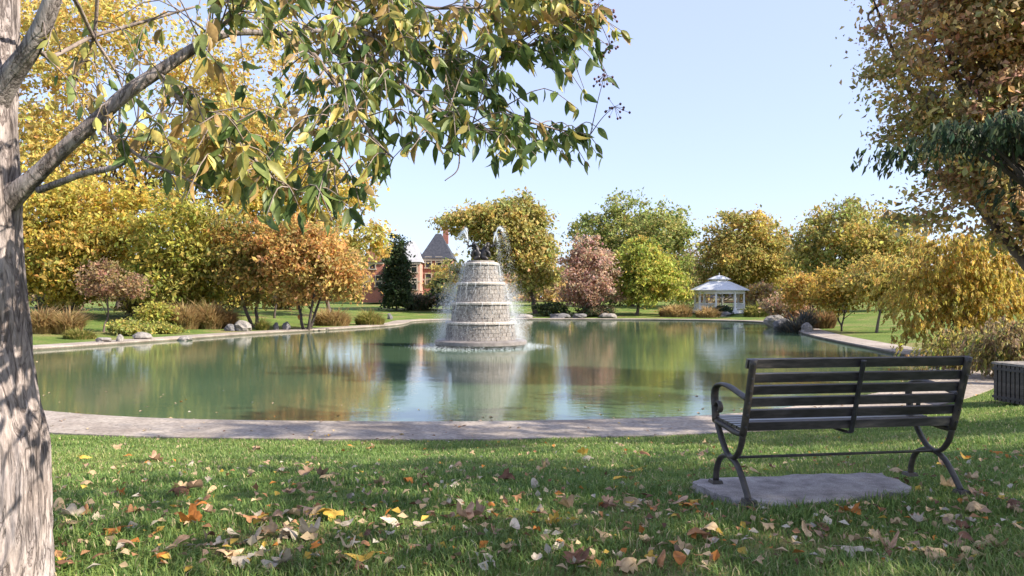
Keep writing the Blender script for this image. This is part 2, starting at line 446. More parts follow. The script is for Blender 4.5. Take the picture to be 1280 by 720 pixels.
def sdf(x, y):
    x = np.atleast_1d(np.asarray(x, float)); y = np.atleast_1d(np.asarray(y, float))
    sh = x.shape
    x, y = x.ravel(), y.ravel()
    A, B = SH, np.roll(SH, -1, 0)
    out = np.empty(len(x))
    for s in range(0, len(x), 20000):
        px, py = x[s:s + 20000, None], y[s:s + 20000, None]
        ex, ey = (B - A)[:, 0], (B - A)[:, 1]
        t = np.clip(((px - A[:, 0]) * ex + (py - A[:, 1]) * ey) / (ex * ex + ey * ey), 0, 1)
        d = np.sqrt(((px - A[:, 0] - t * ex) ** 2 + (py - A[:, 1] - t * ey) ** 2).min(1))
        cr = ((A[:, 1] > py) != (B[:, 1] > py)) & (px < (B[:, 0] - A[:, 0]) * (py - A[:, 1]) / (B[:, 1] - A[:, 1] + 1e-12) + A[:, 0])
        out[s:s + 20000] = np.where(cr.sum(1) % 2 == 1, -d, d)
    return out.reshape(sh)

PATH_W = 1.75
def hz(x, y, d=None):
    """height of the ground"""
    x = np.atleast_1d(np.asarray(x, float)); y = np.atleast_1d(np.asarray(y, float))
    if d is None:
        d = sdf(x, y)
    far = smooth((y - 13) / 14)
    W = 7.9 * (1 - far) + 24 * far
    t = np.clip((d - PATH_W) / W, 0, 1)
    rise = 0.5 * t + 0.5 * smooth(t)
    z = 0.115 + rise * 1.04
    z = z + 0.5 * smooth((d - 30) / 40)
    und = 0.035 * np.sin(x * 1.1 + 0.6 * np.sin(y * 0.9)) * np.sin(y * 0.8 + 0.5) * smooth((d - PATH_W) / 2)
    z = z + und
    return np.where(d < PATH_W - 0.15, np.where(d < 0.25, -0.7 + 0.0 * d, 0.03), z)

def hz1(x, y):
    return float(hz(x, y)[0])

def axis_steps(lo, hi, step, far_lo, far_hi):
    core = list(np.arange(lo, hi + 1e-6, step))
    s, v, up = step, hi, []
    while v < far_hi:
        s *= 1.16; v += s; up.append(v)
    s, v, dn = step, lo, []
    while v > far_lo:
        s *= 1.16; v -= s; dn.append(v)
    return np.array(dn[::-1] + core + up)

gx = axis_steps(-24, 26, 0.3, -900, 900)
gy = axis_steps(-2, 84, 0.3, -300, 1500)
GX, GY = np.meshgrid(gx, gy)
GZ = hz(GX, GY)
nx, ny = len(gx), len(gy)
mb = MB()
i, j = np.meshgrid(np.arange(ny - 1), np.arange(nx - 1), indexing='ij')
q = np.stack([i * nx + j, i * nx + j + 1, (i + 1) * nx + j + 1, (i + 1) * nx + j], -1).reshape(-1, 4)
mb.add(np.stack([GX.ravel(), GY.ravel(), GZ.ravel()], -1), q)
tag(mb.build('ground', M['turf'], smooth_faces=True), 'grassy park ground sloping gently down to the pond', kind='structure')

# path ring with its kerb down into the water
T = norm(np.roll(SH, -1, 0) - np.roll(SH, 1, 0))
area = 0.5 * np.sum(SH[:, 0] * np.roll(SH[:, 1], -1) - np.roll(SH[:, 0], -1) * SH[:, 1])
NO = np.stack([T[:, 1], -T[:, 0]], -1) * (1 if area > 0 else -1)
rings = []
for off, z in ((0.02, -0.6), (0.0, 0.115), (0.02, 0.135), (0.36, 0.137), (0.37, 0.131), (0.39, 0.131), (0.40, 0.137), (1.1, 0.142), (PATH_W, 0.137), (PATH_W + 0.01, -0.2)):
    rings.append(np.hstack([SH + NO * off, np.full((len(SH), 1), z)]))
n = len(SH)
mb = MB()
i, j = np.meshgrid(np.arange(len(rings) - 1), np.arange(n), indexing='ij')
mb.add(np.vstack(rings), np.stack([i * n + j, i * n + (j + 1) % n, (i + 1) * n + (j + 1) % n, (i + 1) * n + j], -1).reshape(-1, 4))
tag(mb.build('path', M['concrete']), 'pale concrete path and kerb circling the pond', kind='structure')

me = bpy.data.meshes.new('water')
W = SH + NO * 0.3
me.from_pydata([(a, b, 0.0) for a, b in W], [], [list(range(n))])
me.materials.append(M['water'])
tag(place('water', me), 'calm green pond water with reflections', kind='structure')

# ------------------------------------------------------------------ leaves and trees
def lin(c):
    return np.asarray(c, float)

def leaf_quads(mb, C, A, Nn, L, Wd, col):
    """rhombus leaves: centres C, long axes A, normals Nn"""
    A = norm(A)
    S = norm(np.cross(A, Nn))
    U = norm(np.cross(S, A))
    L = np.asarray(L)[:, None]; Wd = np.asarray(Wd)[:, None]
    v0 = C - A * L * 0.5
    v2 = C + A * L * 0.5 - U * L * 0.12
    v1 = C + S * Wd * 0.5 + U * Wd * 0.18
    v3 = C - S * Wd * 0.5 + U * Wd * 0.18
    V = np.stack([v0, v1, v2, v3], 1).reshape(-1, 3)
    k = len(C)
    q = (np.arange(k)[:, None] * 4 + np.arange(4)[None, :])
    mb.add(V, q, np.repeat(col, 4, 0))

def make_tree(name, label, base, ells, palette, seed, n_clump=160, per=90, leaf=0.2, clump_r=0.9, trunk_r=0.2, style='round',
              stems=1, bark='bark', group=None, cat='tree', n_branch=7, trunk_top=None, gap=0.0, drop=2.0, crown_low=None, lean=0.0):
    """one tree standing at base: trunk, branches, crown. ells: (x, y, z, rx, ry, rz) in world metres"""
    r = np.random.RandomState(seed)
    base = np.asarray(base, float)
    t = thing(name, base, label, cat, group)
    E = np.asarray(ells, float)
    vol = E[:, 3] * E[:, 4] * E[:, 5]
    pick = r.choice(len(E), n_clump, p=vol / vol.sum())
    u = norm(r.normal(size=(n_clump, 3)))
    rad = r.uniform(0.12, 1.0, n_clump) ** 0.42
    lump = np.where(r.rand(n_clump) < 0.13, r.uniform(1.08, 1.24, n_clump), 1.0) + 0.25 * vnoise(u * 2.2, seed + 5) + 0.13 * vnoise(u * 5.5, seed + 6)
    P = E[pick, :3] + u * E[pick, 3:] * (rad * lump)[:, None]
    gap = max(gap, 0.36)
    if gap:
        keep = vnoise(P / (E[pick, 3:].mean() * 0.5), seed + 9) > -1 + gap
        P, u = P[keep], u[keep]
    if crown_low is not None:
        P[:, 2] = np.maximum(P[:, 2], crown_low + 0.5 * r.rand(len(P)))
    pal = lin([p[:3] for p in palette]); w = np.array([p[3] for p in palette]); w = w / w.sum()
    k = len(P)
    # neighbouring clumps lean to the same colours
    f = (vnoise(P / max(E[0, 3] * 0.7, 0.5), seed + 2) * 0.32 + 0.5 + r.normal(size=k) * 0.2)
    cum = np.cumsum(w)
    ci = np.searchsorted(cum, np.clip(f, 0, 0.999))
    nL = k * per
    cid = np.repeat(np.arange(k), per)
    scl = (0.45 + 0.75 * r.rand(k))[cid]
    off = r.normal(size=(nL, 3)) * np.array([1, 1, 0.62]) * clump_r * 0.5 * scl[:, None]
    C = P[cid] + off
    outw = norm(u[cid] + 0.001)
    if style == 'weep':
        tt = r.rand(nL) ** 0.8
        strand = r.randint(0, 7, nL)
        rs = np.random.RandomState(seed + 77).normal(size=(k, 7, 3)) * np.array([1, 1, 0.3]) * clump_r * 0.55
        C = P[cid] + rs[cid, strand] + off * 0.13
        ln = drop * (0.5 + 0.9 * np.random.RandomState(seed + 78).rand(k, 7))[cid, strand]
        C = C + outw * np.array([1, 1, 0]) * (ln * 0.35 * tt)[:, None]
        C[:, 2] += ln * (0.25 * tt - 1.0 * tt ** 1.7)
        A = np.stack([outw[:, 0] * 0.5, outw[:, 1] * 0.5, -0.35 - tt], -1) + r.normal(size=(nL, 3)) * 0.3
    else:
        A = r.normal(size=(nL, 3)) + np.array([0, 0, -0.5]) + outw * 0.5
    Nn = r.normal(size=(nL, 3)) * 0.8 + outw * 0.5 + np.array([0, 0, 0.55])
    col = pal[ci[cid]] * (1 - 0.42) + pal[r.choice(len(pal), nL, p=w)] * 0.42
    col = col * (0.55 + 0.85 * r.rand(nL))[:, None] * (1 + 0.10 * r.normal(size=(nL, 3)))
    Ls = leaf * (0.4 + 1.3 * r.rand(nL) ** 1.5)
    ground = base[2] + 0.05
    C[:, 2] = np.maximum(C[:, 2], ground + 0.1 * r.rand(nL))
    mb = MB()
    asp = 0.62 if style != 'weep' else 0.42
    leaf_quads(mb, C - base, A, Nn, Ls, Ls * asp, col)
    cr = mb.build('crown', M['leaf'], t, color=True)
    # trunk and branches, local to the base
    lo = (E[:, 2] - E[:, 5]).min()
    ctr = (E[:, :3] * vol[:, None]).sum(0) / vol.sum()
    top = trunk_top if trunk_top is not None else max(lo + 0.35 * (ctr[2] - lo), base[2] + 0.8)
    tops = []
    for s in range(stems):
        a = 2 * math.pi * (s + 0.2) / stems + r.rand()
        sp = 0.0 if stems == 1 else (top - base[2]) * 0.38
        tp = np.array([base[0] + (ctr[0] - base[0]) * 0.5 + math.cos(a) * sp, base[1] + (ctr[1] - base[1]) * 0.5 + math.sin(a) * sp, top]) - base
        b0 = np.array([math.cos(a), math.sin(a), 0]) * trunk_r * (0.5 if stems > 1 else 0) + np.array([0, 0, -0.25])
        mid = (b0 + tp) / 2 + r.normal(size=3) * np.array([1, 1, 0]) * 0.06 * np.linalg.norm(tp) + np.array([lean, 0, 0])
        pts = spline([b0, b0 * 0.75 + tp * 0.25 + r.normal(size=3) * 0.04, mid, tp], 14)
        rr = np.linspace(1.0, 0.62, 14) * trunk_r * (0.62 if stems > 1 else 1)
        rr[:3] *= [1.5, 1.25, 1.08]
        mbt = MB()
        mbt.tube(pts, rr, 9)
        mbt.build('trunk', M[bark], t, smooth_faces=True)
        tops.append((pts, rr))
    order = r.permutation(len(P))[:n_branch]
    for b_i, oi in enumerate(order):
        pts, rr = tops[b_i % len(tops)]
        s0 = pts[r.randint(8, 14)]
        e = P[oi] - base
        e = s0 + (e - s0) * 0.97
        m1 = s0 * 0.6 + e * 0.4 + np.array([0, 0, 0.13 * np.linalg.norm(e - s0)]) + r.normal(size=3) * 0.05 * np.linalg.norm(e - s0)
        bp = spline([s0, m1, e], 10)
        mbb = MB()
        mbb.tube(bp, np.linspace(rr[-1] * 0.62, rr[-1] * 0.09, 10), 6)
        # side twigs off the branch
        for q in range(4):
            a0 = bp[r.randint(3, 9)]
            near = P[np.argsort(np.linalg.norm(P - base - a0, axis=1))[r.randint(1, 9)]] - base
            mbb.tube(spline([a0, (a0 + near) / 2 + r.normal(size=3) * 0.1, near], 6), np.linspace(rr[-1] * 0.22, rr[-1] * 0.05, 6), 5)
        mbb.build('branch', M[bark], t, smooth_faces=True)
    return t

def ell(px, py, Y, rx, ry, dy=None):
    c = at(px, py, Y)
    return (c[0], c[1], c[2], rx / F * Y, (dy if dy is not None else rx / F * Y * 0.9), ry / F * Y)

def tree_px(name, label, px, Y, ells, palette, seed, **kw):
    x = (px - 640) / F * Y
    return make_tree(name, label, (x, Y, hz1(x, Y)), [ell(a, b, Y, c, d) for a, b, c, d in ells], palette, seed, **kw)

YEL = [(0.657, 0.502, 0.112, 5), (0.534, 0.466, 0.120, 3), (0.290, 0.280, 0.073, 2), (0.609, 0.378, 0.099, 1.5)]
YEL_G = [(0.555, 0.488, 0.122, 4), (0.355, 0.365, 0.086, 4), (0.174, 0.203, 0.054, 1.5)]
PALE_Y = [(0.705, 0.579, 0.194, 4), (0.636, 0.472, 0.135, 3), (0.408, 0.369, 0.119, 2), (0.547, 0.325, 0.113, 1)]
ORANGE = [(0.631, 0.371, 0.130, 4), (0.594, 0.431, 0.151, 3), (0.386, 0.328, 0.126, 3), (0.543, 0.254, 0.100, 1.3)]
OLIVE_O = [(0.321, 0.283, 0.085, 4), (0.528, 0.374, 0.100, 3), (0.205, 0.205, 0.060, 2), (0.543, 0.283, 0.086, 1.5)]
DARK = [(0.051, 0.080, 0.042, 4), (0.079, 0.112, 0.050, 3), (0.110, 0.120, 0.062, 1)]
WILLOW = [(0.504, 0.460, 0.153, 4), (0.641, 0.531, 0.190, 3), (0.352, 0.351, 0.127, 2), (0.689, 0.481, 0.151, 1)]
PINK = [(0.56, 0.37, 0.27, 4), (0.60, 0.44, 0.33, 3), (0.46, 0.28, 0.19, 2)]
GREEN = [(0.303, 0.347, 0.108, 4), (0.425, 0.423, 0.137, 3), (0.177, 0.223, 0.078, 2), (0.561, 0.483, 0.152, 1)]
LIME = [(0.391, 0.442, 0.094, 4), (0.542, 0.531, 0.121, 3), (0.236, 0.293, 0.069, 2), (0.712, 0.515, 0.111, 1.5)]
GOLD = [(0.585, 0.466, 0.140, 4), (0.429, 0.380, 0.121, 3), (0.270, 0.274, 0.090, 2), (0.686, 0.465, 0.138, 2)]
RUST = [(0.647, 0.394, 0.220, 4), (0.547, 0.353, 0.238, 4), (0.422, 0.368, 0.184, 2.5), (0.740, 0.540, 0.193, 2.6)]
BROWN = [(0.321, 0.225, 0.148, 3), (0.386, 0.290, 0.175, 3), (0.237, 0.194, 0.112, 3)]
GY = 'trees on the left bank of the pond'
GF = 'trees on the far bank of the pond'
GR = 'trees on the right bank of the pond'

tree_px('yellow_tree', 'broad yellow tree just right of the big trunk, left bank', 85, 58, [(85, 300, 85, 82), (60, 330, 60, 56), (130, 290, 60, 70)], YEL, 11, n_clump=330, per=110, leaf=0.32, clump_r=1.5, trunk_r=0.26, group=GY, crown_low=1.9)
tree_px('yellow_tree', 'tallest pale yellow tree rising behind the other left bank trees', 150, 70, [(150, 130, 150, 150), (60, 100, 100, 150), (270, 180, 115, 120), (340, 110, 90, 100)], PALE_Y, 12, n_clump=560, per=95, leaf=0.42, clump_r=2.3, trunk_r=0.4, group=GY, gap=0.72, n_branch=24)
tree_px('yellow_tree', 'yellow green tree with drooping crown above the tan grass clumps', 232, 56, [(232, 310, 62, 68), (215, 345, 52, 40)], YEL_G + YEL[:1], 13, n_clump=200, per=105, leaf=0.3, clump_r=1.4, trunk_r=0.22, group=GY, crown_low=1.8)
tree_px('yellow_tree', 'olive yellow tree with grey forked trunk left of the orange tree', 319, 55, [(322, 330, 52, 45), (310, 305, 42, 36)], OLIVE_O, 14, n_clump=150, per=95, leaf=0.28, clump_r=1.2, trunk_r=0.24, stems=2, group=GY)
tree_px('orange_tree', 'orange tree with three dark stems near the tip of the left bank', 383, 53, [(386, 330, 56, 44), (418, 342, 34, 38), (372, 308, 52, 34)], ORANGE, 15, n_clump=190, per=100, leaf=0.27, clump_r=1.15, trunk_r=0.2, stems=3, bark='bark_dark', group=GY)
tree_px('yellow_tree', 'tall thin yellow green tree behind the orange tree', 415, 75, [(415, 275, 62, 75), (345, 240, 75, 75)], WILLOW+YEL[:2], 16, n_clump=260, per=90, leaf=0.4, clump_r=1.8, trunk_r=0.22, group=GY, gap=0.2)
tree_px('small_tree', 'small pinkish nearly bare tree with slim trunk on left lawn', 129, 45, [(128, 352, 26, 22), (165, 360, 20, 14)], [(0.42, 0.29, 0.17, 3), (0.36, 0.22, 0.14, 3), (0.40, 0.33, 0.12, 1)], 17, n_clump=80, per=60, leaf=0.17, clump_r=0.6, trunk_r=0.07, group=GY)
tree_px('small_tree', 'thin dark trunked tree behind the forked trunk, left lawn', 343, 68, [(345, 345, 30, 26)], OLIVE_O, 18, n_clump=60, per=80, leaf=0.25, clump_r=1.0, trunk_r=0.12, bark='bark_dark', group=GY)
tree_px('yellow_tree', 'yellow tree with grey trunk behind the tan grass, left lawn', 270, 62, [(272, 330, 45, 42)], YEL, 19, n_clump=110, per=90, leaf=0.3, clump_r=1.3, trunk_r=0.27, group=GY)
tree_px('evergreen_tree', 'narrow dark evergreen standing left of the brick houses', 496, 92, [(496, 345, 17, 46), (497, 315, 11, 34), (496, 370, 18, 24)], DARK, 21, n_clump=190, per=90, leaf=0.3, clump_r=0.9, trunk_r=0.18, bark='bark_dark', group=GF, crown_low=1.6)
tree_px('olive_tree', 'large loose olive tree spreading behind the fountain', 671, 90, [(648, 288, 42, 38), (612, 276, 48, 16), (668, 320, 30, 48), (578, 282, 34, 11), (650, 262, 28, 15), (572, 350, 20, 28), (625, 310, 34, 30)], WILLOW + GOLD[1:3], 22, n_clump=460, per=80, leaf=0.42, clump_r=1.6, trunk_r=0.35, gap=0.42, group=GF, n_branch=12, crown_low=2.2)
tree_px('pink_tree', 'rounded thin pinkish brown tree right of the fountain on far bank', 738, 86, [(738, 345, 34, 38), (735, 318, 22, 24), (738, 365, 36, 20)], PINK, 23, gap=0.5, n_branch=14, n_clump=180, per=95, leaf=0.3, clump_r=1.1, trunk_r=0.2, group=GF, crown_low=1.5)
tree_px('green_tree', 'wide dark green domed tree behind the pink and lime trees', 790, 108, [(800, 300, 64, 46), (742, 296, 38, 26), (815, 283, 44, 24), (842, 335, 34, 48), (770, 340, 60, 40)], GREEN, 24, n_clump=470, per=85, leaf=0.42, clump_r=1.7, trunk_r=0.45, gap=0.3, group=GF)
tree_px('lime_tree', 'bright lime green tree left of the white gazebo', 795, 87, [(806, 345, 40, 36), (802, 320, 28, 24), (838, 362, 24, 22)], LIME, 25, n_clump=240, per=100, leaf=0.32, clump_r=1.2, trunk_r=0.22, group=GF, crown_low=1.5, gap=0.25)
tree_px('golden_tree', 'olive gold round tree rising behind the white gazebo', 955, 98, [(932, 312, 52, 50), (958, 335, 42, 44), (908, 330, 32, 44)], GOLD, 26, n_clump=330, per=95, leaf=0.38, clump_r=1.6, trunk_r=0.33, group=GF)
tree_px('brown_tree', 'dull brown tree between the lime tree and gazebo roof', 872, 112, [(872, 345, 32, 40), (990, 350, 40, 40)], BROWN + GOLD[1:2], 27, n_clump=170, per=80, leaf=0.4, clump_r=1.5, trunk_r=0.2, group=GF)
tree_px('golden_tree', 'domed green gold tree behind the right bank orange trees', 1055, 82, [(1060, 300, 60, 46), (1040, 320, 40, 46), (1100, 315, 50, 50)], GOLD + GREEN[:2], 28, n_clump=350, per=95, leaf=0.36, clump_r=1.5, trunk_r=0.33, group=GR)
tree_px('orange_tree', 'small yellow orange tree nearest the right bank inlet', 1012, 56, [(1015, 358, 34, 18), (1000, 372, 20, 16), (1035, 365, 24, 18)], [(0.62, 0.43, 0.10, 4), (0.52, 0.32, 0.09, 2), (0.36, 0.29, 0.08, 2)], 29, n_clump=120, per=75, leaf=0.2, clump_r=0.8, trunk_r=0.11, stems=2, group=GR)
tree_px('orange_tree', 'spreading golden tree with forked trunk beside right bank path', 1052, 50, [(1070, 355, 40, 22), (1045, 368, 30, 16)], [(0.60, 0.42, 0.09, 4), (0.46, 0.33, 0.08, 3), (0.32, 0.28, 0.07, 2)], 30, n_clump=130, per=80, leaf=0.2, clump_r=0.8, trunk_r=0.11, stems=2, bark='bark_dark', group=GR)
tree_px('orange_tree', 'golden tree with leaning bare trunk behind right bank path', 1095, 47, [(1105, 350, 40, 26), (1125, 365, 30, 22)], [(0.58, 0.42, 0.09, 4)] + GOLD, 31, n_clump=130, per=85, leaf=0.19, clump_r=0.8, trunk_r=0.1, group=GR, lean=0.15)
tree_px('yellow_tree', 'bright golden yellow bushy tree right of the path', 1190, 30, [(1195, 325, 66, 44), (1150, 375, 46, 50), (1225, 365, 60, 60)], [(0.64, 0.49, 0.12, 5), (0.54, 0.40, 0.12, 3), (0.40, 0.37, 0.11, 3)], 32, n_clump=330, per=95, leaf=0.17, clump_r=0.7, trunk_r=0.10, style='weep', drop=0.35, stems=3, n_branch=14, group=GR)
# big tree at the right edge of the view: rust crown, dark green bough in front
tree_px('rust_tree', 'tall rusty brown tree filling the upper right corner', 1330, 19, [(1225, 70, 130, 130), (1190, 200, 100, 95), (1300, -70, 190, 130), (1330, 120, 120, 150), (1240, 255, 110, 75), (1180, 250, 70, 50)], RUST + GREEN[1:3] + [(0.7, 0.42, 0.1, 2.5)], 33, n_clump=1150, per=100, leaf=0.145, clump_r=0.8, trunk_r=0.34, group=GR, n_branch=46, gap=0.8)
tree_px('dark_leaved_tree', 'dark green boughed tree hanging in from the right edge', 1400, 15.5, [(1235, 165, 100, 9), (1160, 190, 50, 8), (1290, 165, 50, 22), (1275, 240, 12, 60)], [(0.06, 0.09, 0.055, 4), (0.09, 0.12, 0.06, 3), (0.16, 0.15, 0.07, 1)], 34, n_clump=85, per=42, leaf=0.17, clump_r=0.5, trunk_r=0.24, bark='bark_dark', group=GR, n_branch=14, gap=0.2, style='weep', drop=0.5)
# shade trees that stand right of the camera: their shade lies over the near lawn
make_tree('shade_tree', 'leafy tree right of the bench shading the lawn', (11.5, 1.8, hz1(11.5, 1.8)), [(11.5, 1.6, 7.4, 4.6, 3.2, 3.6)], GREEN + YEL[:1], 35, n_clump=78, gap=0.42, per=70, leaf=0.26, clump_r=1.3, trunk_r=0.3, group='shade trees beside the lawn')
make_tree('shade_tree', 'leafy tree behind the viewer shading the near lawn', (10.0, -3.5, hz1(10.0, -3.5)), [(10.0, -3.0, 6.8, 4.4, 4.4, 3.6)], GREEN + YEL[:1], 36, n_clump=78, gap=0.42, per=70, leaf=0.26, clump_r=1.3, trunk_r=0.3, group='shade trees beside the lawn')
make_tree('shade_tree', 'second leafy tree further right of the bench', (18.5, 0.0, hz1(18.5, 0.0)), [(18.5, -0.2, 9.5, 4.4, 3.6, 4.6)], GREEN + YEL[:1], 37, n_clump=78, gap=0.42, per=70, leaf=0.28, clump_r=1.4, trunk_r=0.32, group='shade trees beside the lawn')

make_tree('shade_tree', 'open crowned leafy tree beside the path, right of the bin', (17.5, 7.2, hz1(17.5, 7.2)), [(17.5, 7.4, 7.5, 4.0, 2.0, 3.4), (17.0, 7.2, 12.5, 4.6, 2.2, 4.6)], GREEN + YEL[:1], 38, n_clump=105, per=60, leaf=0.26, clump_r=1.1, trunk_r=0.28, group='shade trees beside the lawn', gap=0.3)
# far-off wood behind the far bank: one mass
r = np.random.RandomState(5)
mb = MB()
for k in range(420):
    x = r.uniform(-190, 190); y = r.uniform(135, 190)
    h = r.uniform(4.5, 11)
    nL = 110
    u = norm(r.normal(size=(nL, 3)))
    rad = r.uniform(2.8, 5.2)
    C = np.array([x, y, 1.4 + h * 0.5]) + u * np.array([rad, rad, h * 0.55]) * (r.rand(nL, 1) ** 0.4)
    pal = lin([p[:3] for p in [BROWN, GOLD, GREEN, RUST][r.randint(4)]])
    col = pal[r.randint(0, len(pal), nL)] * (0.7 + 0.5 * r.rand(nL))[:, None]
    leaf_quads(mb, C, r.normal(size=(nL, 3)), r.normal(size=(nL, 3)) + [0, 0, 0.5], r.uniform(1.0, 1.9, nL), r.uniform(0.7, 1.2, nL), col)
tag(mb.build('far_wood', M['leaf'], color=True), 'far off brown and olive wood beyond the park', kind='stuff')

# ------------------------------------------------------------------ shrubs, ornamental grasses, rocks
def tuft(name, label, x, y, rx, ry, h, n, pal, seed, cat='ornamental grass', group=None, spread=0.75, wd=0.02):
    r = np.random.RandomState(seed)
    t = thing(name, (x, y, hz1(x, y)), label, cat, group)
    a = r.rand(n) * 6.283; q = np.sqrt(r.rand(n))
    B = np.stack([np.cos(a) * q * rx, np.sin(a) * q * ry, np.zeros(n)], -1)
    B[:, 2] = hz(B[:, 0] + x, B[:, 1] + y) - hz1(x, y) - 0.02
    D = np.stack([np.cos(a), np.sin(a), np.zeros(n)], -1) * (0.4 * q + 0.6 * r.rand(n))[:, None] + r.normal(size=(n, 3)) * [0.35, 0.35, 0]
    H = h * (0.45 + 0.65 * r.rand(n)) * (1 - 0.55 * q ** 2.2) * (1 + 0.25 * vnoise(np.stack([B[:, 0], B[:, 1], 0 * q], -1) * 2.5, seed))
    S = norm(np.cross(D + 1e-3, [0, 0, 1])) * wd
    p1 = B + D * (H * spread * 0.35)[:, None] + np.stack([0 * H, 0 * H, H * 0.65], -1)
    p2 = B + D * (H * spread)[:, None] + np.stack([0 * H, 0 * H, H * (1.0 - 0.25 * r.rand(n))], -1)
    V = np.stack([B - S, B + S, p1 + S, p1 - S, p2 + S * 0.3, p2 - S * 0.3], 1).reshape(-1, 3)
    k = np.arange(n)[:, None] * 6
    Qd = np.vstack([k + np.array([[0, 1, 2, 3]]), k + np.array([[3, 2, 4, 5]])])
    P = lin([p[:3] for p in pal]); w = np.array([p[3] for p in pal]); w = w / w.sum()
    col = P[r.choice(len(P), n, p=w)] * (0.7 + 0.5 * r.rand(n))[:, None]
    mb = MB(); mb.add(V, Qd, np.repeat(col, 6, 0))
    mb.build('foliage', M['leaf'], t, color=True)
    return t

TAN = [(0.48, 0.34, 0.16, 4), (0.40, 0.26, 0.12, 3), (0.30, 0.24, 0.09, 2), (0.55, 0.42, 0.2, 1)]
TANG = [(0.42, 0.34, 0.12, 3), (0.28, 0.28, 0.07, 3), (0.18, 0.2, 0.05, 2)]
DKG = [(0.10, 0.11, 0.10, 3), (0.16, 0.15, 0.11, 2), (0.24, 0.19, 0.12, 1)]
GG = 'ornamental grasses along the pond'
def tuft_px(label, px, Y, w, h, n, pal, seed, **kw):
    x = (px - 640) / F * Y
    return tuft(kw.pop('name', 'grass_clump'), label, x, Y, w / F * Y / 2 * 0.8, kw.pop('ry', w / F * Y / 2 * 0.6), h / F * Y, n, pal, seed, group=kw.pop('group', GG), wd=kw.pop('wd', 0.03), **kw)

tuft_px('tan ornamental grass clump nearest the big trunk, left bank', 50, 42.5, 40, 34, 1500, TAN, 41)
tuft_px('tan ornamental grass clump second from the big trunk, left bank', 84, 43.0, 40, 32, 1500, TAN, 42)
tuft_px('tan grass clump left of the boulder on left bank', 262, 52, 34, 36, 1300, TAN, 43)
tuft_px('tan grass clump between yellow green shrub and boulder', 232, 51, 36, 34, 1300, TAN, 44)
tuft_px('small pale grass tuft right of the grey boulder', 328, 52.0, 18, 15, 400, TANG, 45)
tuft_px('low tan hedge of grass under the orange tree, left part', 415, 60, 52, 24, 1600, TAN, 46, ry=1.0)
tuft_px('low yellow green grass mound near the bank tip', 462, 62.5, 42, 20, 1300, TANG, 47, ry=1.0)
tuft_px('dark blue grey grass clump in the right bank inlet', 997, 52, 44, 36, 1600, DKG, 48)
tuft_px('pale tan grass mound on far bank below the lime tree', 845, 84, 50, 18, 1200, TAN, 49, ry=0.9, wd=0.05)
tuft_px('tan grass mound on far bank before the gazebo', 885, 82, 36, 15, 900, TAN, 50, ry=0.8, wd=0.05)
tuft_px('olive grass mound right of the gazebo steps', 945, 81, 36, 18, 900, TANG, 51, ry=0.8, wd=0.05)
tuft_px('reddish brown grass clump at foot of the small orange tree', 1030, 55, 30, 30, 900, [(0.32, 0.18, 0.09, 3), (0.4, 0.25, 0.12, 2), (0.2, 0.15, 0.07, 2)], 52)

def bush(name, label, px, Y, w, h, pal, seed, n_clump=60, per=70, leaf=0.14, group='shrubs along the pond banks', style='round', drop=0.4, cr=0.45):
    x = (px - 640) / F * Y
    z = hz1(x, Y)
    rx, rz = w / F * Y / 2, h / F * Y / 2
    return make_tree(name, label, (x, Y, z), [(x, Y, z + rz * 0.95, rx * 0.82, min(rx * 0.7, 1.6), rz * 0.8)], pal, seed, n_clump=n_clump, per=per, leaf=leaf, clump_r=cr, trunk_r=0.05, stems=3, cat='shrub', group=group, n_branch=6, style=style, drop=drop, trunk_top=z + rz * 0.7)

bush('yellow_shrub', 'yellow green shrub left of the tan grass clumps', 196, 50, 48, 34, YEL_G, 61, leaf=0.2, cr=0.7)
bush('low_shrub', 'low olive shrub at foot of the small pinkish tree', 160, 44, 60, 18, GREEN + YEL_G[:1], 62, leaf=0.16)
bush('low_shrub', 'dull brown shrub behind the small pinkish tree', 172, 60, 44, 34, BROWN + YEL_G[:1], 63, leaf=0.22, cr=0.7)
tree_px('small_tree', 'small thin olive tree screening the red brick house', 556, 108, [(556, 352, 15, 34), (546, 368, 14, 20)], WILLOW + GOLD[:1], 175, n_clump=90, per=60, leaf=0.32, clump_r=1.0, trunk_r=0.12, group=GF, gap=0.3)
bush('low_shrub', 'dark shrub between evergreen and brick house', 525, 95, 44, 24, DARK + BROWN[:1], 64, leaf=0.3, cr=1.0)
bush('low_shrub', 'dark blue green shrub left of the fountain top step', 558, 96, 46, 40, DARK + GREEN[:1], 65, leaf=0.32, cr=1.1)
bush('low_shrub', 'dark low shrub on far bank right of the fountain', 690, 86, 50, 17, DARK + GREEN[:1], 66, leaf=0.26, cr=0.7)
bush('low_shrub', 'dark low shrub on far bank below the pink tree', 745, 85, 46, 13, DARK + BROWN[:1], 67, leaf=0.26, cr=0.7)
bush('low_shrub', 'small dark shrub before the gazebo floor', 905, 84.0, 22, 14, DARK, 68, leaf=0.2, cr=0.5)
bush('orange_shrub', 'small orange shrub right of the gazebo', 950, 88, 40, 40, RUST + YEL[:1], 69, leaf=0.28, cr=0.9)
bush('brown_shrub', 'brown twiggy shrub behind the dark grass clump', 985, 66, 56, 44, BROWN + RUST[:2], 70, leaf=0.24, cr=0.9)
bush('weeping_shrub', 'tangled brown green shrub right of the bench back', 1215, 24, 120, 62, BROWN + GREEN[3:] + YEL_G[:2], 71, n_clump=110, per=80, leaf=0.12, cr=0.5, style='weep', drop=0.5)
bush('weeping_shrub', 'low yellow brown shrub just above the bench right end', 1150, 27.5, 80, 40, GOLD + BROWN, 72, n_clump=80, per=80, leaf=0.12, cr=0.45, style='weep', drop=0.4)
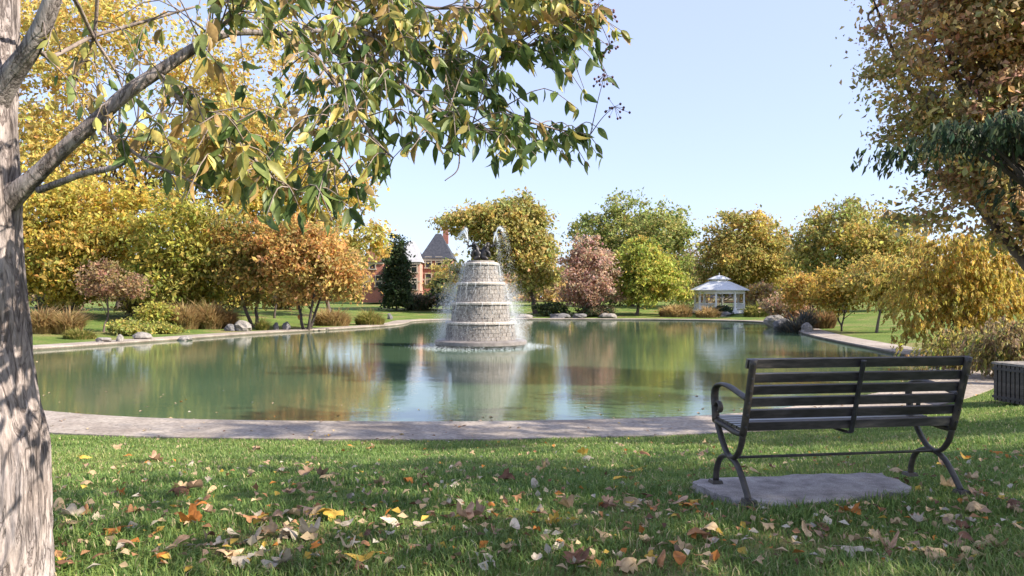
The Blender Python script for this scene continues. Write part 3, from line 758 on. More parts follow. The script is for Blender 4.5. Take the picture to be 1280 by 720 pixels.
bush('weeping_shrub', 'pale green shrub behind the dark slatted bin', 1262, 21, 90, 80, YEL_G + BROWN, 73, n_clump=100, per=80, leaf=0.12, cr=0.5, style='weep', drop=0.4)
bush('low_shrub', 'dark spreading shrub at the foot of the yellow trees', 75, 66, 60, 32, DARK + BROWN, 74, leaf=0.3, cr=0.9)
bush('low_shrub', 'shaded bush behind the forked trunks on left lawn', 290, 84, 90, 40, DARK + OLIVE_O, 75, leaf=0.36, cr=1.2)
bush('low_shrub', 'dusky bush behind the orange tree stems', 360, 88, 80, 36, OLIVE_O + BROWN, 76, leaf=0.36, cr=1.2)

bush('low_shrub', 'low yellow green ground shrub beside the left kerb rocks', 205, 46.5, 44, 11, YEL_G + GREEN[1:2], 171, leaf=0.14, cr=0.4)
tuft_px('short tan grass patch by the kerb left of the slim trunk', 100, 40.5, 46, 14, 900, TANG, 172)
tuft_px('rusty tan grass clump at right end of the long tan row', 284, 53, 26, 34, 900, [(0.5, 0.3, 0.13, 3), (0.42, 0.27, 0.12, 2)], 173)
tuft_px('tan grass clump between the slim trunk and yellow shrub', 212, 54, 40, 34, 1100, TAN, 174)
def rock(label, px, Y, w, h, seed, mat='rock', z=None, group='rocks on the pond banks'):
    r = np.random.RandomState(seed)
    x = (px - 640) / F * Y
    z = hz1(x, Y) if z is None else z
    th = np.linspace(0, math.pi, 9)[:, None]; ph = np.arange(14)[None, :] / 14 * 2 * math.pi
    u = np.stack([np.sin(th) * np.cos(ph), np.sin(th) * np.sin(ph), np.cos(th) + 0 * ph], -1).reshape(-1, 3)
    rr = 1 + 0.34 * vnoise(u * 1.5, seed) + 0.16 * vnoise(u * 4, seed + 1)
    V = u * rr[:, None] * np.array([w / F * Y / 2, w / F * Y / 2 * 0.8, h / F * Y * 0.62])
    i, j = np.meshgrid(np.arange(8), np.arange(14), indexing='ij')
    q = np.stack([i * 14 + j, (i + 1) * 14 + j, (i + 1) * 14 + (j + 1) % 14, i * 14 + (j + 1) % 14], -1).reshape(-1, 4)
    mb = MB(); mb.add(V, q)
    return tag(mb.build('rock', M[mat], loc=(x, Y, z + h / F * Y * 0.3)), label, 'rock', group)

rock('large grey boulder on left bank beside the tan grass', 304, 50.5, 22, 14, 81, 'rock')
rock('dark boulder left of the large grey boulder', 289, 50.3, 14, 9, 82, 'rock_dark')
rock('pale rock at water edge below the small pinkish tree', 178, 41.0, 26, 9, 83, 'rock', 0.1)
rock('round pale stone standing on the left kerb', 151, 38.6, 10, 11, 84, 'rock')
rock('tan flat rock by the left kerb under the slim trunk', 130, 38.2, 20, 7, 85, 'rock', 0.1)
rock('white rock standing in the water off the left bank', 232, 41.8, 17, 6, 86, 'rock', 0.0)
rock('small dark squared stone on the left bank lawn', 345, 52.5, 8, 11, 87, 'rock_dark')
rock('second dark squared stone right of the pale grass tuft', 358, 52.6, 10, 13, 88, 'rock_dark')
rock('grey rock at the right bank inlet corner', 968, 60, 24, 14, 89, 'rock', 0.1)
rock('blue grey rock beside the dark grass clump', 980, 54, 26, 13, 90, 'rock_dark', 0.1)
rock('pale rock at the start of the right bank path', 1008, 49.5, 14, 12, 91, 'rock', 0.1)
for k, (px, w, lab) in enumerate([(655, 22, 'low grey rock on far bank under the willow'), (700, 26, 'long dark rock on far bank right of the willow trunk'), (725, 18, 'dark rock on far bank left of the pink tree'), (760, 22, 'grey rock on far bank right of the pink tree'), (905, 18, 'brown rock on far bank below the gazebo')]):
    rock(lab, px, 82.5, w, 6.5, 95 + k, 'rock_dark' if k % 3 else 'rock')
rock('tiny dark stone on lawn behind the left bank tip', 487, 76, 7, 8, 101, 'rock_dark')

# ------------------------------------------------------------------ houses behind the far bank
def window(parent, c, w, h, ny=-1):
    """frame and pane facing -Y on a wall at c (local)"""
    mb = MB()
    for dx, dz, sx, sz in ((-w / 2, 0, 0.16, h + 0.16), (w / 2, 0, 0.16, h + 0.16), (0, h / 2 + 0.01, w - 0.17, 0.16), (0, 0, w - 0.17, 0.1)):
        mb.box((c[0] + dx, c[1] - 0.06, c[2] + dz), (sx, 0.2, sz))
    f = mb.build('window', M['trim'], parent)
    g = MB(); g.box((c[0], c[1] - 0.01, c[2]), (w - 0.1, 0.08, h - 0.1)); g.build('pane', M['glass'], f)
    s = MB(); s.box((c[0], c[1] - 0.1, c[2] - h / 2 - 0.1), (w + 0.4, 0.35, 0.18)); s.build('sill', M['trim'], f)

def gable_roof(parent, x0, x1, y0, y1, z0, zr, mat, axis='y', name='roof'):
    """ridge along axis"""
    mb = MB()
    o = 0.35
    if axis == 'y':
        xm = (x0 + x1) / 2
        V = [(x0 - o, y0 - o, z0), (x1 + o, y0 - o, z0), (x1 + o, y1 + o, z0), (x0 - o, y1 + o, z0), (xm, y0 - o, zr), (xm, y1 + o, zr)]
        mb.add(V, [[0, 4, 5, 3], [1, 2, 5, 4], [0, 3, 2, 1]]); mb.add(V, [[0, 1, 4], [2, 3, 5]])
    elif axis == 'p':
        xm, ym = (x0 + x1) / 2, (y0 + y1) / 2
        t = 0.18
        xa, ya = (x1 - x0) * t / 2, (y1 - y0) * t / 2
        V = [(x0 - o, y0 - o, z0), (x1 + o, y0 - o, z0), (x1 + o, y1 + o, z0), (x0 - o, y1 + o, z0), (xm - xa, ym - ya, zr), (xm + xa, ym - ya, zr), (xm + xa, ym + ya, zr), (xm - xa, ym + ya, zr)]
        mb.add(V, [[0, 1, 5, 4], [1, 2, 6, 5], [2, 3, 7, 6], [3, 0, 4, 7], [4, 5, 6, 7], [0, 3, 2, 1]])
    return mb.build(name, M[mat], parent)

HY = 122.0
def hx(px): return (px - 640) / F * HY
def hzz(py): return EYE + (HOR - py) / F * HY
g0 = 1.6
def house(label, px0, px1, depth, eave_py, ridge_py, wall, roofm, axis, wins, y=HY, chim=None):
    x0, x1 = hx(px0), hx(px1)
    xm = (x0 + x1) / 2
    t = thing('brick_house', (xm, y, g0), label, 'house', 'brick houses behind the far bank')
    h = hzz(eave_py) - g0
    mb = MB(); mb.box((0, depth / 2, h / 2), (x1 - x0, depth, h)); mb.build('wall', M[wall], t)
    rf = gable_roof(t, x0 - xm, x1 - xm, 0, depth, h + 0.004, hzz(ridge_py) - g0, roofm, axis)
    if axis == 'y':
        mb = MB(); V = [(x0 - xm, 0.0, h), (x1 - xm, 0.0, h), (0, 0.0, hzz(ridge_py) - g0 - 0.45)]
        V += [(a, 0.4, c) for a, b, c in V]
        V = [(a, b - 0.38, c) for a, b, c in V]
        mb.add(V, [[0, 1, 2], [5, 4, 3]]); mb.add(V, [[0, 2, 5, 3], [1, 4, 5, 2]]); mb.build('gable', M[wall], t)
    if chim is not None:
        mb = MB(); mb.box((chim, depth * 0.6, hzz(ridge_py) - g0 - 0.3), (0.9, 0.7, 2.6)); mb.box((chim, depth * 0.6, hzz(ridge_py) - g0 + 1.1), (1.15, 0.95, 0.22)); mb.build('chimney', M['brick'], rf)
    mb = MB(); mb.box((0, -0.1, h - 0.2), (x1 - x0 + 0.3, 0.25, 0.35)); mb.build('cornice', M['trim'], t)
    mb = MB(); mb.box((0, -0.06, h * 0.52), (x1 - x0 + 0.06, 0.15, 0.25)); mb.build('string_course', M['trim'], t)
    for wx, wz in wins:
        window(t, (wx, -0.02, wz), 1.0, 1.7)
    return t

house('red brick house with steep dark slate roof left of the willow', 527, 564, 8, 323, 290, 'brick', 'slate', 'p', [(-1.3, 6.6), (0.4, 6.6), (-1.3, 3.9), (0.4, 3.9)], chim=1.1)
house('brick house with pale hipped roof between evergreen and red house', 501, 528.4, 8, 329, 302, 'brick_pale', 'slate_pale', 'p', [(-0.7, 5.7), (0.9, 5.7), (-0.7, 3.0), (0.9, 3.0)], y=HY - 4)
house('pale brick gabled house left of the dark evergreen', 456, 481, 9, 328, 307, 'brick', 'slate', 'y', [(0, 6.3), (-1.0, 3.5), (1.0, 3.5)], y=HY - 2)
house('long brick house hidden behind the golden trees at right', 905, 985, 10, 372, 350, 'brick_pale', 'slate', 'p', [(-3.5, 1.5), (-1.2, 1.5), (1.2, 1.5), (3.5, 1.5)], y=HY + 6)

# ------------------------------------------------------------------ gazebo
gzY = 88.0
gzx = (899 - 640) / F * gzY
gzz = hz1(gzx, gzY)
gz = thing('gazebo', (gzx, gzY, gzz), 'white eight sided gazebo with pale metal roof on far bank', 'gazebo')
gz.scale = (0.97, 0.97, 0.86)
a0 = math.pi / 8
mb = MB(); mb.lathe([(0, 0.0), (3.35, 0.0), (3.35, 0.42), (3.2, 0.42), (3.2, 0.44), (0, 0.44)], 8, a0=a0); mb.build('floor', M['white_paint'], gz)
colm = MB(); colm.box((0, 0, 1.25), (0.2, 0.2, 2.3)); colm.box((0, 0, 0.14), (0.3, 0.3, 0.26)); colm.box((0, 0, 2.33), (0.3, 0.3, 0.18))
colm = colm.mesh('column'); colm.materials.append(M['white_paint'])
for k in range(8):
    a = a0 + k * math.pi / 4
    place('column', colm, gz, (2.9 * math.cos(a), 2.9 * math.sin(a), 0.44), (0, 0, a))
    b = a + math.pi / 8
    R = 2.9 * math.cos(math.pi / 8); half = 2.9 * math.sin(math.pi / 8) - 0.14
    if k not in (5,):
        mb = MB()
        mb.box((0, 0, 1.32), (0.09, half * 2, 0.08)); mb.box((0, 0, 0.62), (0.07, half * 2, 0.06))
        for q in np.linspace(-half + 0.1, half - 0.1, 10):
            mb.box((0, q, 0.97), (0.045, 0.045, 0.62))
        o = mb.build('railing', M['white_paint'], gz); o.location = (R * math.cos(b), R * math.sin(b), 0); o.rotation_euler = (0, 0, b)
    mb = MB(); mb.box((0, 0, 2.98), (0.16, half * 2 + 0.3, 0.3)); mb.box((0, 0, 2.72), (0.06, half * 2, 0.22))
    o = mb.build('frieze', M['white_paint'], gz); o.location = ((R) * math.cos(b), (R) * math.sin(b), 0); o.rotation_euler = (0, 0, b)
mb = MB(); mb.lathe([(2.6, 3.14), (3.55, 3.05), (3.55, 3.15), (2.6, 3.66), (1.15, 4.38)], 8, a0=a0); rf = mb.build('roof', M['metal_roof'], gz)
mb = MB(); mb.lathe([(1.05, 4.32), (1.05, 4.62)], 8, a0=a0); cu = mb.build('lantern', M['white_paint'], gz)
mb = MB(); mb.lathe([(0.9, 4.6), (1.4, 4.58), (1.4, 4.64), (0.62, 5.02), (0.04, 5.2), (0.04, 5.5), (0, 5.5)], 8, a0=a0); mb.build('lantern_roof', M['metal_roof'], gz)
sb = MB()
for q in range(3):
    sb.box((0, -3.42 - q * 0.3, 0.30 - q * 0.13), (1.6, 0.32, 0.13))
sb.build('steps', M['white_paint'], gz)

# ------------------------------------------------------------------ fountain
FY = 36.6
fx = (601 - 640) / F * FY
ft = thing('fountain', (fx, FY, 0), 'tiered grey stone fountain topped by two dark elephants in the pond', 'fountain')
ft.scale = (1, 1, 0.965)
mb = MB(); mb.lathe([(0, -0.8), (2.0, -0.8), (2.0, 0.0), (2.18, 0.05), (2.27, 0.14), (2.26, 0.30), (2.16, 0.36), (1.7, 0.37), (0, 0.30)], 56)
mb.build('basin_base', M['wet_stone'], ft, smooth_faces=False)
tiers = [(0.36, 1.26, 1.74, 1.66), (1.26, 2.24, 1.46, 1.39), (2.24, 3.24, 1.20, 1.11), (3.24, 4.24, 0.96, 0.77)]
rng = np.random.RandomState(3)
for z0, z1, r0, r1 in tiers:
    mb = MB()
    mb.lathe([(r0 - 0.06, z0), (r1 - 0.06, z1 - 0.12), (0.1, z1 - 0.12)], 40)
    tr = mb.build('tier', M['wet_stone'], ft)
    # dressed stones, three courses, each a little proud of the next
    mb = MB()
    nc = 4
    hh = (z1 - 0.13 - z0 - 0.01) / nc
    for c in range(nc):
        zc = z0 + 0.005 + c * hh
        nb = int(2 * math.pi * r0 / 0.25)
        for b in range(nb):
            a = (b + 0.5 * (c % 2)) / nb * 2 * math.pi
            rm = r0 + (r1 - r0) * (c + 0.5) / nc
            pr = rng.uniform(-0.012, 0.026)
            da = math.pi / nb - 0.002 / rm
            ri, ro = rm - 0.12, rm + pr
            tl = (r1 - r0) / nc / 2
            V = []
            for rr_, zz, tt in ((ri, zc + 0.003, tl * -1), (ro, zc + 0.006, -tl), (ro, zc + hh - 0.006, tl), (ri, zc + hh - 0.003, tl)):
                for s in (-1, 1):
                    ang = a + s * da * (0.93 if rr_ == ro else 1)
                    V.append(((rr_ + tt) * math.cos(ang), (rr_ + tt) * math.sin(ang), zz))
            mb.add(V, [[2, 3, 5, 4], [0, 1, 3, 2], [4, 5, 7, 6], [0, 2, 4, 6], [1, 7, 5, 3]])
    mb.build('stonework', M['stone'], tr, kind='stuff')
    mb = MB()
    mb.lathe([(0.1, z1 - 0.121), (r1 + 0.02, z1 - 0.12), (r1 + 0.085, z1 - 0.10), (r1 + 0.095, z1 - 0.03), (r1 + 0.05, z1 + 0.03), (0.1, z1 + 0.032)], 48)
    mb.build('ledge', M['stone_pale'], tr)
mb = MB(); mb.lathe([(0.70, 4.26), (0.67, 4.36), (0.0, 4.37)], 32); mb.build('plinth', M['stone'], ft)

def elephant(sgn):
    """a bronze elephant sitting up with trunk raised, facing sgn along x"""
    mb = MB()
    def P(*a): return np.array([(x * sgn, y, z) for x, y, z in a])
    mb.tube(spline(P((-0.02, 0, 0.12), (0.05, 0, 0.30), (0.14, 0, 0.50), (0.22, 0, 0.68), (0.26, 0, 0.76)), 12), [0.12, 0.19, 0.215, 0.225, 0.22, 0.21, 0.195, 0.18, 0.165, 0.15, 0.13, 0.08], 12)
    mb.tube(spline(P((0.20, 0, 0.72), (0.30, 0, 0.80), (0.38, 0, 0.80)), 8), [0.08, 0.13, 0.15, 0.155, 0.15, 0.135, 0.11, 0.07], 12)     # head
    mb.tube(spline(P((0.40, 0, 0.78), (0.50, 0, 0.74), (0.57, 0, 0.84), (0.54, 0, 0.98)), 10), np.linspace(0.075, 0.03, 10), 8)    # trunk raised
    for y in (-0.13, 0.13):
        mb.tube(spline(P((0.18, y, 0.5), (0.34, y, 0.40), (0.36, y, 0.2)), 7), np.linspace(0.085, 0.065, 7), 8)     # forelegs
        mb.tube(spline(P((0.0, y, 0.2), (0.18, y * 1.4, 0.14), (0.27, y * 1.5, 0.06)), 7), np.linspace(0.12, 0.075, 7), 8)       # hind legs
        mb.tube(P((0.40, y * 0.6, 0.74), (0.5, y * 0.75, 0.70), (0.56, y * 0.8, 0.73)), [0.022, 0.017, 0.006], 6)
        ear = P((0.27, y * 1.0, 0.86), (0.20, y * 1.9, 0.84), (0.14, y * 2.1, 0.70), (0.2, y * 1.8, 0.58), (0.28, y * 1.05, 0.66))
        back = ear + np.array([-0.03 * sgn, 0, 0])
        V = np.vstack([ear, back])
        mb.add(V, [[0, 1, 2, 3], [5, 8, 7, 6], [0, 3, 4, 4], [5, 9, 8, 8]] + [[i, 5 + i, 5 + (i + 1) % 5, (i + 1) % 5] for i in range(5)])
    mb.tube(P((-0.08, 0, 0.2), (-0.15, 0, 0.1), (-0.14, 0, 0.0)), [0.03, 0.02, 0.012], 6)
    o = mb.build('elephant_statue', M['bronze'], ft, smooth_faces=True)
    o.location = (0.06 * sgn, 0, 4.36)
    return o
elephant(-1); elephant(1)
# jets: each an arc from a raised trunk, breaking into drops on the way down
jet = MB(); drops = MB()
r = np.random.RandomState(8)
def drop_mesh(P, size, D):
    A = norm(D); k = len(P)
    S = norm(np.cross(A, r.normal(size=(k, 3)))); U = np.cross(A, S)
    s = size[:, None]
    V = np.stack([P - A * s * 2.6, P + S * s * 0.5, P + U * s * 0.5, P - (S + U) * s * 0.4, P + A * s * 2.2], 1).reshape(-1, 3)
    b = np.arange(k)[:, None] * 5
    drops.add(V, np.vstack([b + np.array([f]) for f in ([0, 2, 1], [0, 3, 2], [0, 1, 3], [4, 1, 2], [4, 2, 3], [4, 3, 1])]))
for sx, vx, vz, y0 in ((-1, -0.75, 3.2, 0.0), (1, 0.8, 3.8, 0.0), (-1, -0.3, 3.6, -0.1), (1, 0.35, 3.0, 0.1)):
    t = np.linspace(0, 1.35, 40)
    P = np.stack([sx * 0.62 + vx * t, y0 + 0.1 * t, 5.32 + vz * t - 4.9 * t * t], -1)
    up = t < 0.62
    jet.tube(P[up], 0.022 + 0.03 * t[up], 6)
    k = 1500
    tt = r.uniform(0.25, 1.35, k)
    Q = np.stack([sx * 0.62 + vx * tt, y0 + 0.1 * tt, 5.32 + vz * tt - 4.9 * tt * tt], -1) + r.normal(size=(k, 3)) * (0.03 + 0.13 * tt ** 2)[:, None]
    ok = Q[:, 2] > 0.05
    drop_mesh(Q[ok], r.uniform(0.004, 0.011, ok.sum()), np.stack([np.full(ok.sum(), vx), np.zeros(ok.sum()), vz - 9.8 * tt[ok]], -1))
# rills running down from every ledge
for z0, z1, r0, r1 in tiers:
    for q in range(16):
        a = (q + r.uniform(-0.45, 0.45)) / 16 * 6.283
        ln_ = (z1 - z0) * r.uniform(0.5, 1.0)
        w_ = r.uniform(0.004, 0.011)
        pts_ = [((r1 + 0.10 + 0.10 * u_ ** 0.5 * (z1 - z0)) * math.cos(a + 0.02 * math.sin(9 * u_)), (r1 + 0.10 + 0.10 * u_ ** 0.5 * (z1 - z0)) * math.sin(a + 0.02 * math.sin(9 * u_)), z1 + 0.02 - ln_ * u_) for u_ in np.linspace(0, 1, 8)]
        jet.tube(pts_, w_ * np.linspace(1.2, 0.5, 8), 5)
# curtain of drops off each ledge, spray where it meets the pond
for z0, z1, r0, r1 in tiers:
    k = 4600
    a = r.rand(k) * 6.283; q = r.rand(k) ** 0.8
    rr = r1 + 0.1 + 0.16 * q + np.abs(r.normal(size=k)) * 0.09
    Q = np.stack([rr * np.cos(a), rr * np.sin(a), z1 - q * (z1 - z0) * 1.0], -1)
    drop_mesh(Q, r.uniform(0.004, 0.011, k), np.tile([0.05, 0, -1.0], (k, 1)) + r.normal(size=(k, 3)) * 0.1)
k = 3600
a = r.rand(k) * 6.283
rr = 2.3 + np.abs(r.normal(size=k)) * 0.6
Q = np.stack([rr * np.cos(a), rr * np.sin(a), np.abs(r.normal(size=k)) * 0.13 * np.exp(-(rr - 2.15)) * 0.6 + 0.01], -1)
drop_mesh(Q, r.uniform(0.006, 0.016, k), r.normal(size=(k, 3)))
for s in (-1, 1):      # plumes blown to either side
    k = 19000
    q = r.rand(k) ** 0.7
    Q = np.stack([s * (1.35 + 0.28 * r.normal(size=k) + 0.6 * q), 0.7 * r.normal(size=k), 3.2 * (1 - q) + 0.05 + 0 * q], -1)
    drop_mesh(Q, r.uniform(0.003, 0.009, k), np.tile([0.1 * s, 0, -1.0], (k, 1)) + r.normal(size=(k, 3)) * 0.15)
jet.build('water_jet', M['spray'], ft, smooth_faces=True, kind='stuff')
drops.build('spray', M['spray'], ft, kind='stuff')

# ------------------------------------------------------------------ bench
BZ = 1.135
bo = np.array([1.455, 4.66])
ba = math.radians(8.5)
bench = thing('park_bench', (bo[0], bo[1], BZ), 'black metal slatted park bench seen from behind on a concrete pad', 'bench', rz=ba)
BL = 1.46          # between the end frames; local x along the bench, local y forward (to the pond)
def bp(s, z): return (0.0, s, z)
def end_frame(x):
    mb = MB()
    X = np.array([x, 0, 0])
    def bar(pts, n=16, rad=0.015, flat=1.5):
        P = spline([bp(*p) for p in pts], n) + X
        mb.tube(P, rad, 8, flat=flat, side=(1, 0, 0))
    bar([(0.02, 0.40), (-0.015, 0.50), (-0.055, 0.64), (-0.095, 0.78), (-0.125, 0.885)], 14, 0.020, 1.25)        # back post
    bar([(0.44, 0.425), (0.28, 0.415), (0.14, 0.40), (0.02, 0.40)], 12, 0.018, 1.2)                            # seat rail
    bar([(0.40, 0.415), (0.335, 0.325), (0.26, 0.25), (0.185, 0.225), (0.11, 0.25), (0.05, 0.32), (0.015, 0.41)], 22)     # upper U
    bar([(0.425, 0.015), (0.41, 0.10), (0.36, 0.18), (0.27, 0.222), (0.185, 0.222), (0.10, 0.195), (0.03, 0.13), (-0.03, 0.055), (-0.06, 0.015)], 26)   # arch of legs
    f = mb.build('end_frame', M['iron'], bench, smooth_faces=True)
    mb = MB()
    def bar2(pts, n=16, rad=0.013, flat=1.7):
        P = spline([bp(*p) for p in pts], n) + X
        mb.tube(P, rad, 8, flat=flat, side=(1, 0, 0))
    bar2([(-0.055, 0.635), (0.06, 0.655), (0.20, 0.682), (0.33, 0.685), (0.42, 0.655), (0.445, 0.59), (0.435, 0.52), (0.425, 0.425)], 30, 0.014, 2.0)
    th = np.linspace(0, 4.6, 22)
    sp = 0.055 * (1 - th / 6.4)
    bar2(list(zip(0.375 + sp * np.cos(th + 0.2), 0.515 + sp * np.sin(th + 0.2))), 30, 0.010, 1.8)
    mb.build('armrest', M['iron'], f, smooth_faces=True)
    for s in (0.43, -0.065):
        mb = MB(); mb.box((x, s, 0.011), (0.075, 0.085, 0.022), taper=0.85); mb.build('foot', M['iron'], f)
end_frame(0.0); end_frame(BL)
back_curve = spline([(0.005, 0.43), (-0.025, 0.53), (-0.06, 0.66), (-0.10, 0.80), (-0.125, 0.885)], 60)
def slat(s, z, ang, w=0.058, t=0.022, x0=-0.0, x1=BL, name='back_slat', mat='slat_paint'):
    """rounded board across the bench; ang tilts it"""
    mb = MB()
    c, sn = math.cos(ang), math.sin(ang)
    prof = []
    for u, v in ((-1, -0.7), (-0.9, -1), (0.9, -1), (1, -0.7), (1, 0.7), (0.9, 1), (-0.9, 1), (-1, 0.7)):
        a, b = u * w / 2, v * t / 2
        prof.append((s + a * c - b * sn, z + a * sn + b * c))
    V = [(xx, p[0], p[1]) for xx in (x0, x1) for p in prof]
    q = [[i, (i + 1) % 8, 8 + (i + 1) % 8, 8 + i] for i in range(8)]
    q += [[0, 7, 6, 1], [1, 6, 5, 2], [2, 5, 4, 3], [8, 9, 14, 15], [9, 10, 13, 14], [10, 11, 12, 13]]
    mb.add(V, q)
    return mb.build(name, M[mat], bench)
zs = [0.455, 0.535, 0.613, 0.691, 0.769, 0.860]
for k, zc in enumerate(zs):
    j = np.argmin(abs(back_curve[:, 1] - zc))
    T_ = back_curve[min(j + 2, 59)] - back_curve[max(j - 2, 0)]
    slat(back_curve[j, 0] + 0.027, zc, math.atan2(T_[1], T_[0]), w=0.060 if k < 5 else 0.062, x0=-0.005 if k < 5 else -0.03, x1=BL + (0.005 if k < 5 else 0.03))
for k in range(6):
    slat(0.075 + k * 0.068, 0.431 + 0.003 * k, 0.03, w=0.056, name='seat_slat')
# centre strap behind the slats, curling under the seat
mb = MB()
P = [(BL / 2, a - 0.006, b) for a, b in back_curve[::3]]
P = [(BL / 2, 0.42, 0.408), (BL / 2, 0.2, 0.398), (BL / 2, 0.06, 0.395), (BL / 2, 0.005, 0.405)] + P
mb.tube(spline(P, 46), 0.009, 8, flat=2.1, side=(1, 0, 0)); mb.build('centre_strap', M['black_metal'], bench, smooth_faces=True)
mb = MB(); mb.tube([(0, 0.185, 0.224), (BL / 2, 0.185, 0.224), (BL, 0.185, 0.224)], 0.009, 8); mb.build('brace_rod', M['iron'], bench, smooth_faces=True)
mb = MB()
for x in (0.0, BL):
    for zc in zs:
        j = np.argmin(abs(back_curve[:, 1] - zc))
        mb.tube([(x, back_curve[j, 0] - 0.024, zc), (x, back_curve[j, 0] - 0.016, zc)], 0.009, 6)
mb.build('bolts', M['black_metal'], bench, kind='stuff')

# concrete pad under it
ca, sa = math.cos(ba), math.sin(ba)
def b2w(s, f): return np.array([bo[0] + s * ca - f * sa, bo[1] + s * sa + f * ca])
PAD = [(-0.02, -0.06), (0.06, -0.13), (0.16, -0.14), (0.45, -0.11), (0.8, -0.04), (1.1, 0.03), (1.22, 0.08), (1.28, 0.2), (1.30, 0.45), (1.26, 0.54), (1.0, 0.56), (0.5, 0.56), (0.0, 0.56), (-0.09, 0.53), (-0.12, 0.4), (-0.08, 0.1)]
pc = spline(PAD + PAD[:1], 73)[:-1]
r = np.random.RandomState(21)
pc = pc + r.normal(size=pc.shape) * 0.014
pw = np.array([b2w(a, b) for a, b in pc])
mb = MB()
k = len(pw)
cen = pw.mean(0)
V = [(a, b, BZ - 0.2) for a, b in pw] + [(a, b, BZ - 0.006) for a, b in pw] + [(cen[0] + (a - cen[0]) * 0.98, cen[1] + (b - cen[1]) * 0.98, BZ - 0.001) for a, b in pw] + [(cen[0], cen[1], BZ)]
mb.add(V, [[i, (i + 1) % k, k + (i + 1) % k, k + i] for i in range(k)] + [[k + i, k + (i + 1) % k, 2 * k + (i + 1) % k, 2 * k + i] for i in range(k)])
mb.add(V[2 * k:], [[i, (i + 1) % k, k] for i in range(k)])
tag(mb.build('concrete_pad', M['pad']), 'worn grey concrete pad set in grass under the bench', 'slab')

# ------------------------------------------------------------------ slatted bin by the path, right edge
bx, by = (1283 - 640) / F * 15.2, 15.2
bz = hz1(bx, by)
bn = thing('litter_bin', (bx, by, bz), 'dark square slatted litter bin by the path at right', 'litter bin', rz=0.12)
mb = MB(); mb.box((0, 0, 0.40), (0.72, 0.72, 0.70)); mb.build('liner', M['black_metal'], bn)
sl = MB(); sl.box((0, 0, 0), (0.085, 0.03, 0.74)); sl = sl.mesh('slat'); sl.materials.append(M['slat_paint'])
for side in range(4):
    a = side * math.pi / 2
    for q in range(7):
        u = -0.345 + q * 0.115
        place('slat', sl, bn, (u * math.cos(a) + 0.39 * math.sin(a), u * math.sin(a) - 0.39 * math.cos(a), 0.41), (0, 0, a))
mb = MB()
for zc in (0.12, 0.7):
    mb = MB()
    for s in (-1, 1):
        mb.box((0, s * 0.413, zc), (0.84, 0.014, 0.05)); mb.box((s * 0.413, 0, zc), (0.014, 0.83, 0.05))
    mb.build('band', M['black_metal'], bn)
mb = MB(); mb.lathe([(0.0, 0.82), (0.35, 0.80), (0.60, 0.79), (0.60, 0.835), (0.30, 0.86), (0.28, 0.84), (0, 0.84)], 4, a0=math.pi / 4); mb.build('lid', M['rock'], bn)

# ------------------------------------------------------------------ the big tree at the left edge
NT = np.random.RandomState(77)
TY = 3.25
nb = at(2, 735, TY); nbz = hz1(nb[0], nb[1])
near = thing('near_tree', (nb[0], nb[1], nbz), 'large shaggy barked tree leaning in at the left edge with drooping green leaves', 'tree')
NB = np.array([nb[0], nb[1], nbz])
def near_tube(spec, seg, n, disp, name, mat='near_bark', parent=near, thin=1.0):
    P = np.array([at(a, b, Y) for a, b, r_, Y in spec]) - NB
    R = np.array([r_ * thin / F * Y for a, b, r_, Y in spec])
    S = spline(np.hstack([P, R[:, None]]), n)
    mb = MB(); mb.tube(S[:, :3], S[:, 3], seg)
    V = mb.V[0]
    if disp:
        c = np.repeat(S[:, :3], seg, 0); k = len(c)
        d = V[:k] - c
        ang = np.tile(np.arange(seg) / seg * 2 * math.pi, n)
        h = np.repeat(np.linspace(0, 1, n), seg) * n * 0.02
        rg = (np.sin(ang * 7 + 3 * np.sin(h * 2.1) + 1.3 * np.sin(h * 5.3)) * 0.5 + np.sin(ang * 13 + 4 * np.sin(h * 1.7 + 1) + np.sin(h * 9)) * 0.35 + np.sin(ang * 23 + 5 * np.sin(h * 3.1)) * 0.3 + np.sin(ang * 41 + 6 * np.sin(h * 2.3 + 2) + 2 * np.sin(h * 11)) * 0.25)
        lum = vnoise(np.stack([np.cos(ang) * 1.6, np.sin(ang) * 1.6, h * 2.2], -1), 4)
        V[:k] = c + d * (1 + disp * rg + disp * 1.1 * lum)[:, None]
    return mb.build(name, M[mat], parent, smooth_faces=True), S
near_tube([(4, 800, 80, TY), (3, 745, 67, TY), (3, 700, 60, TY), (4, 640, 57, TY), (1, 560, 55, TY), (-6, 500, 50, TY), (-11, 440, 47, TY), (-14, 380, 45, TY), (-18, 300, 43, TY), (-20, 240, 45, TY),
           (-22, 160, 41, TY), (-20, 80, 40, TY + 0.05), (-15, 0, 36, TY + 0.1), (-10, -120, 31, TY + 0.15), (0, -300, 24, TY + 0.2), (10, -500, 12, TY + 0.3)], 200, 300, 0.05, 'trunk', thin=0.9)
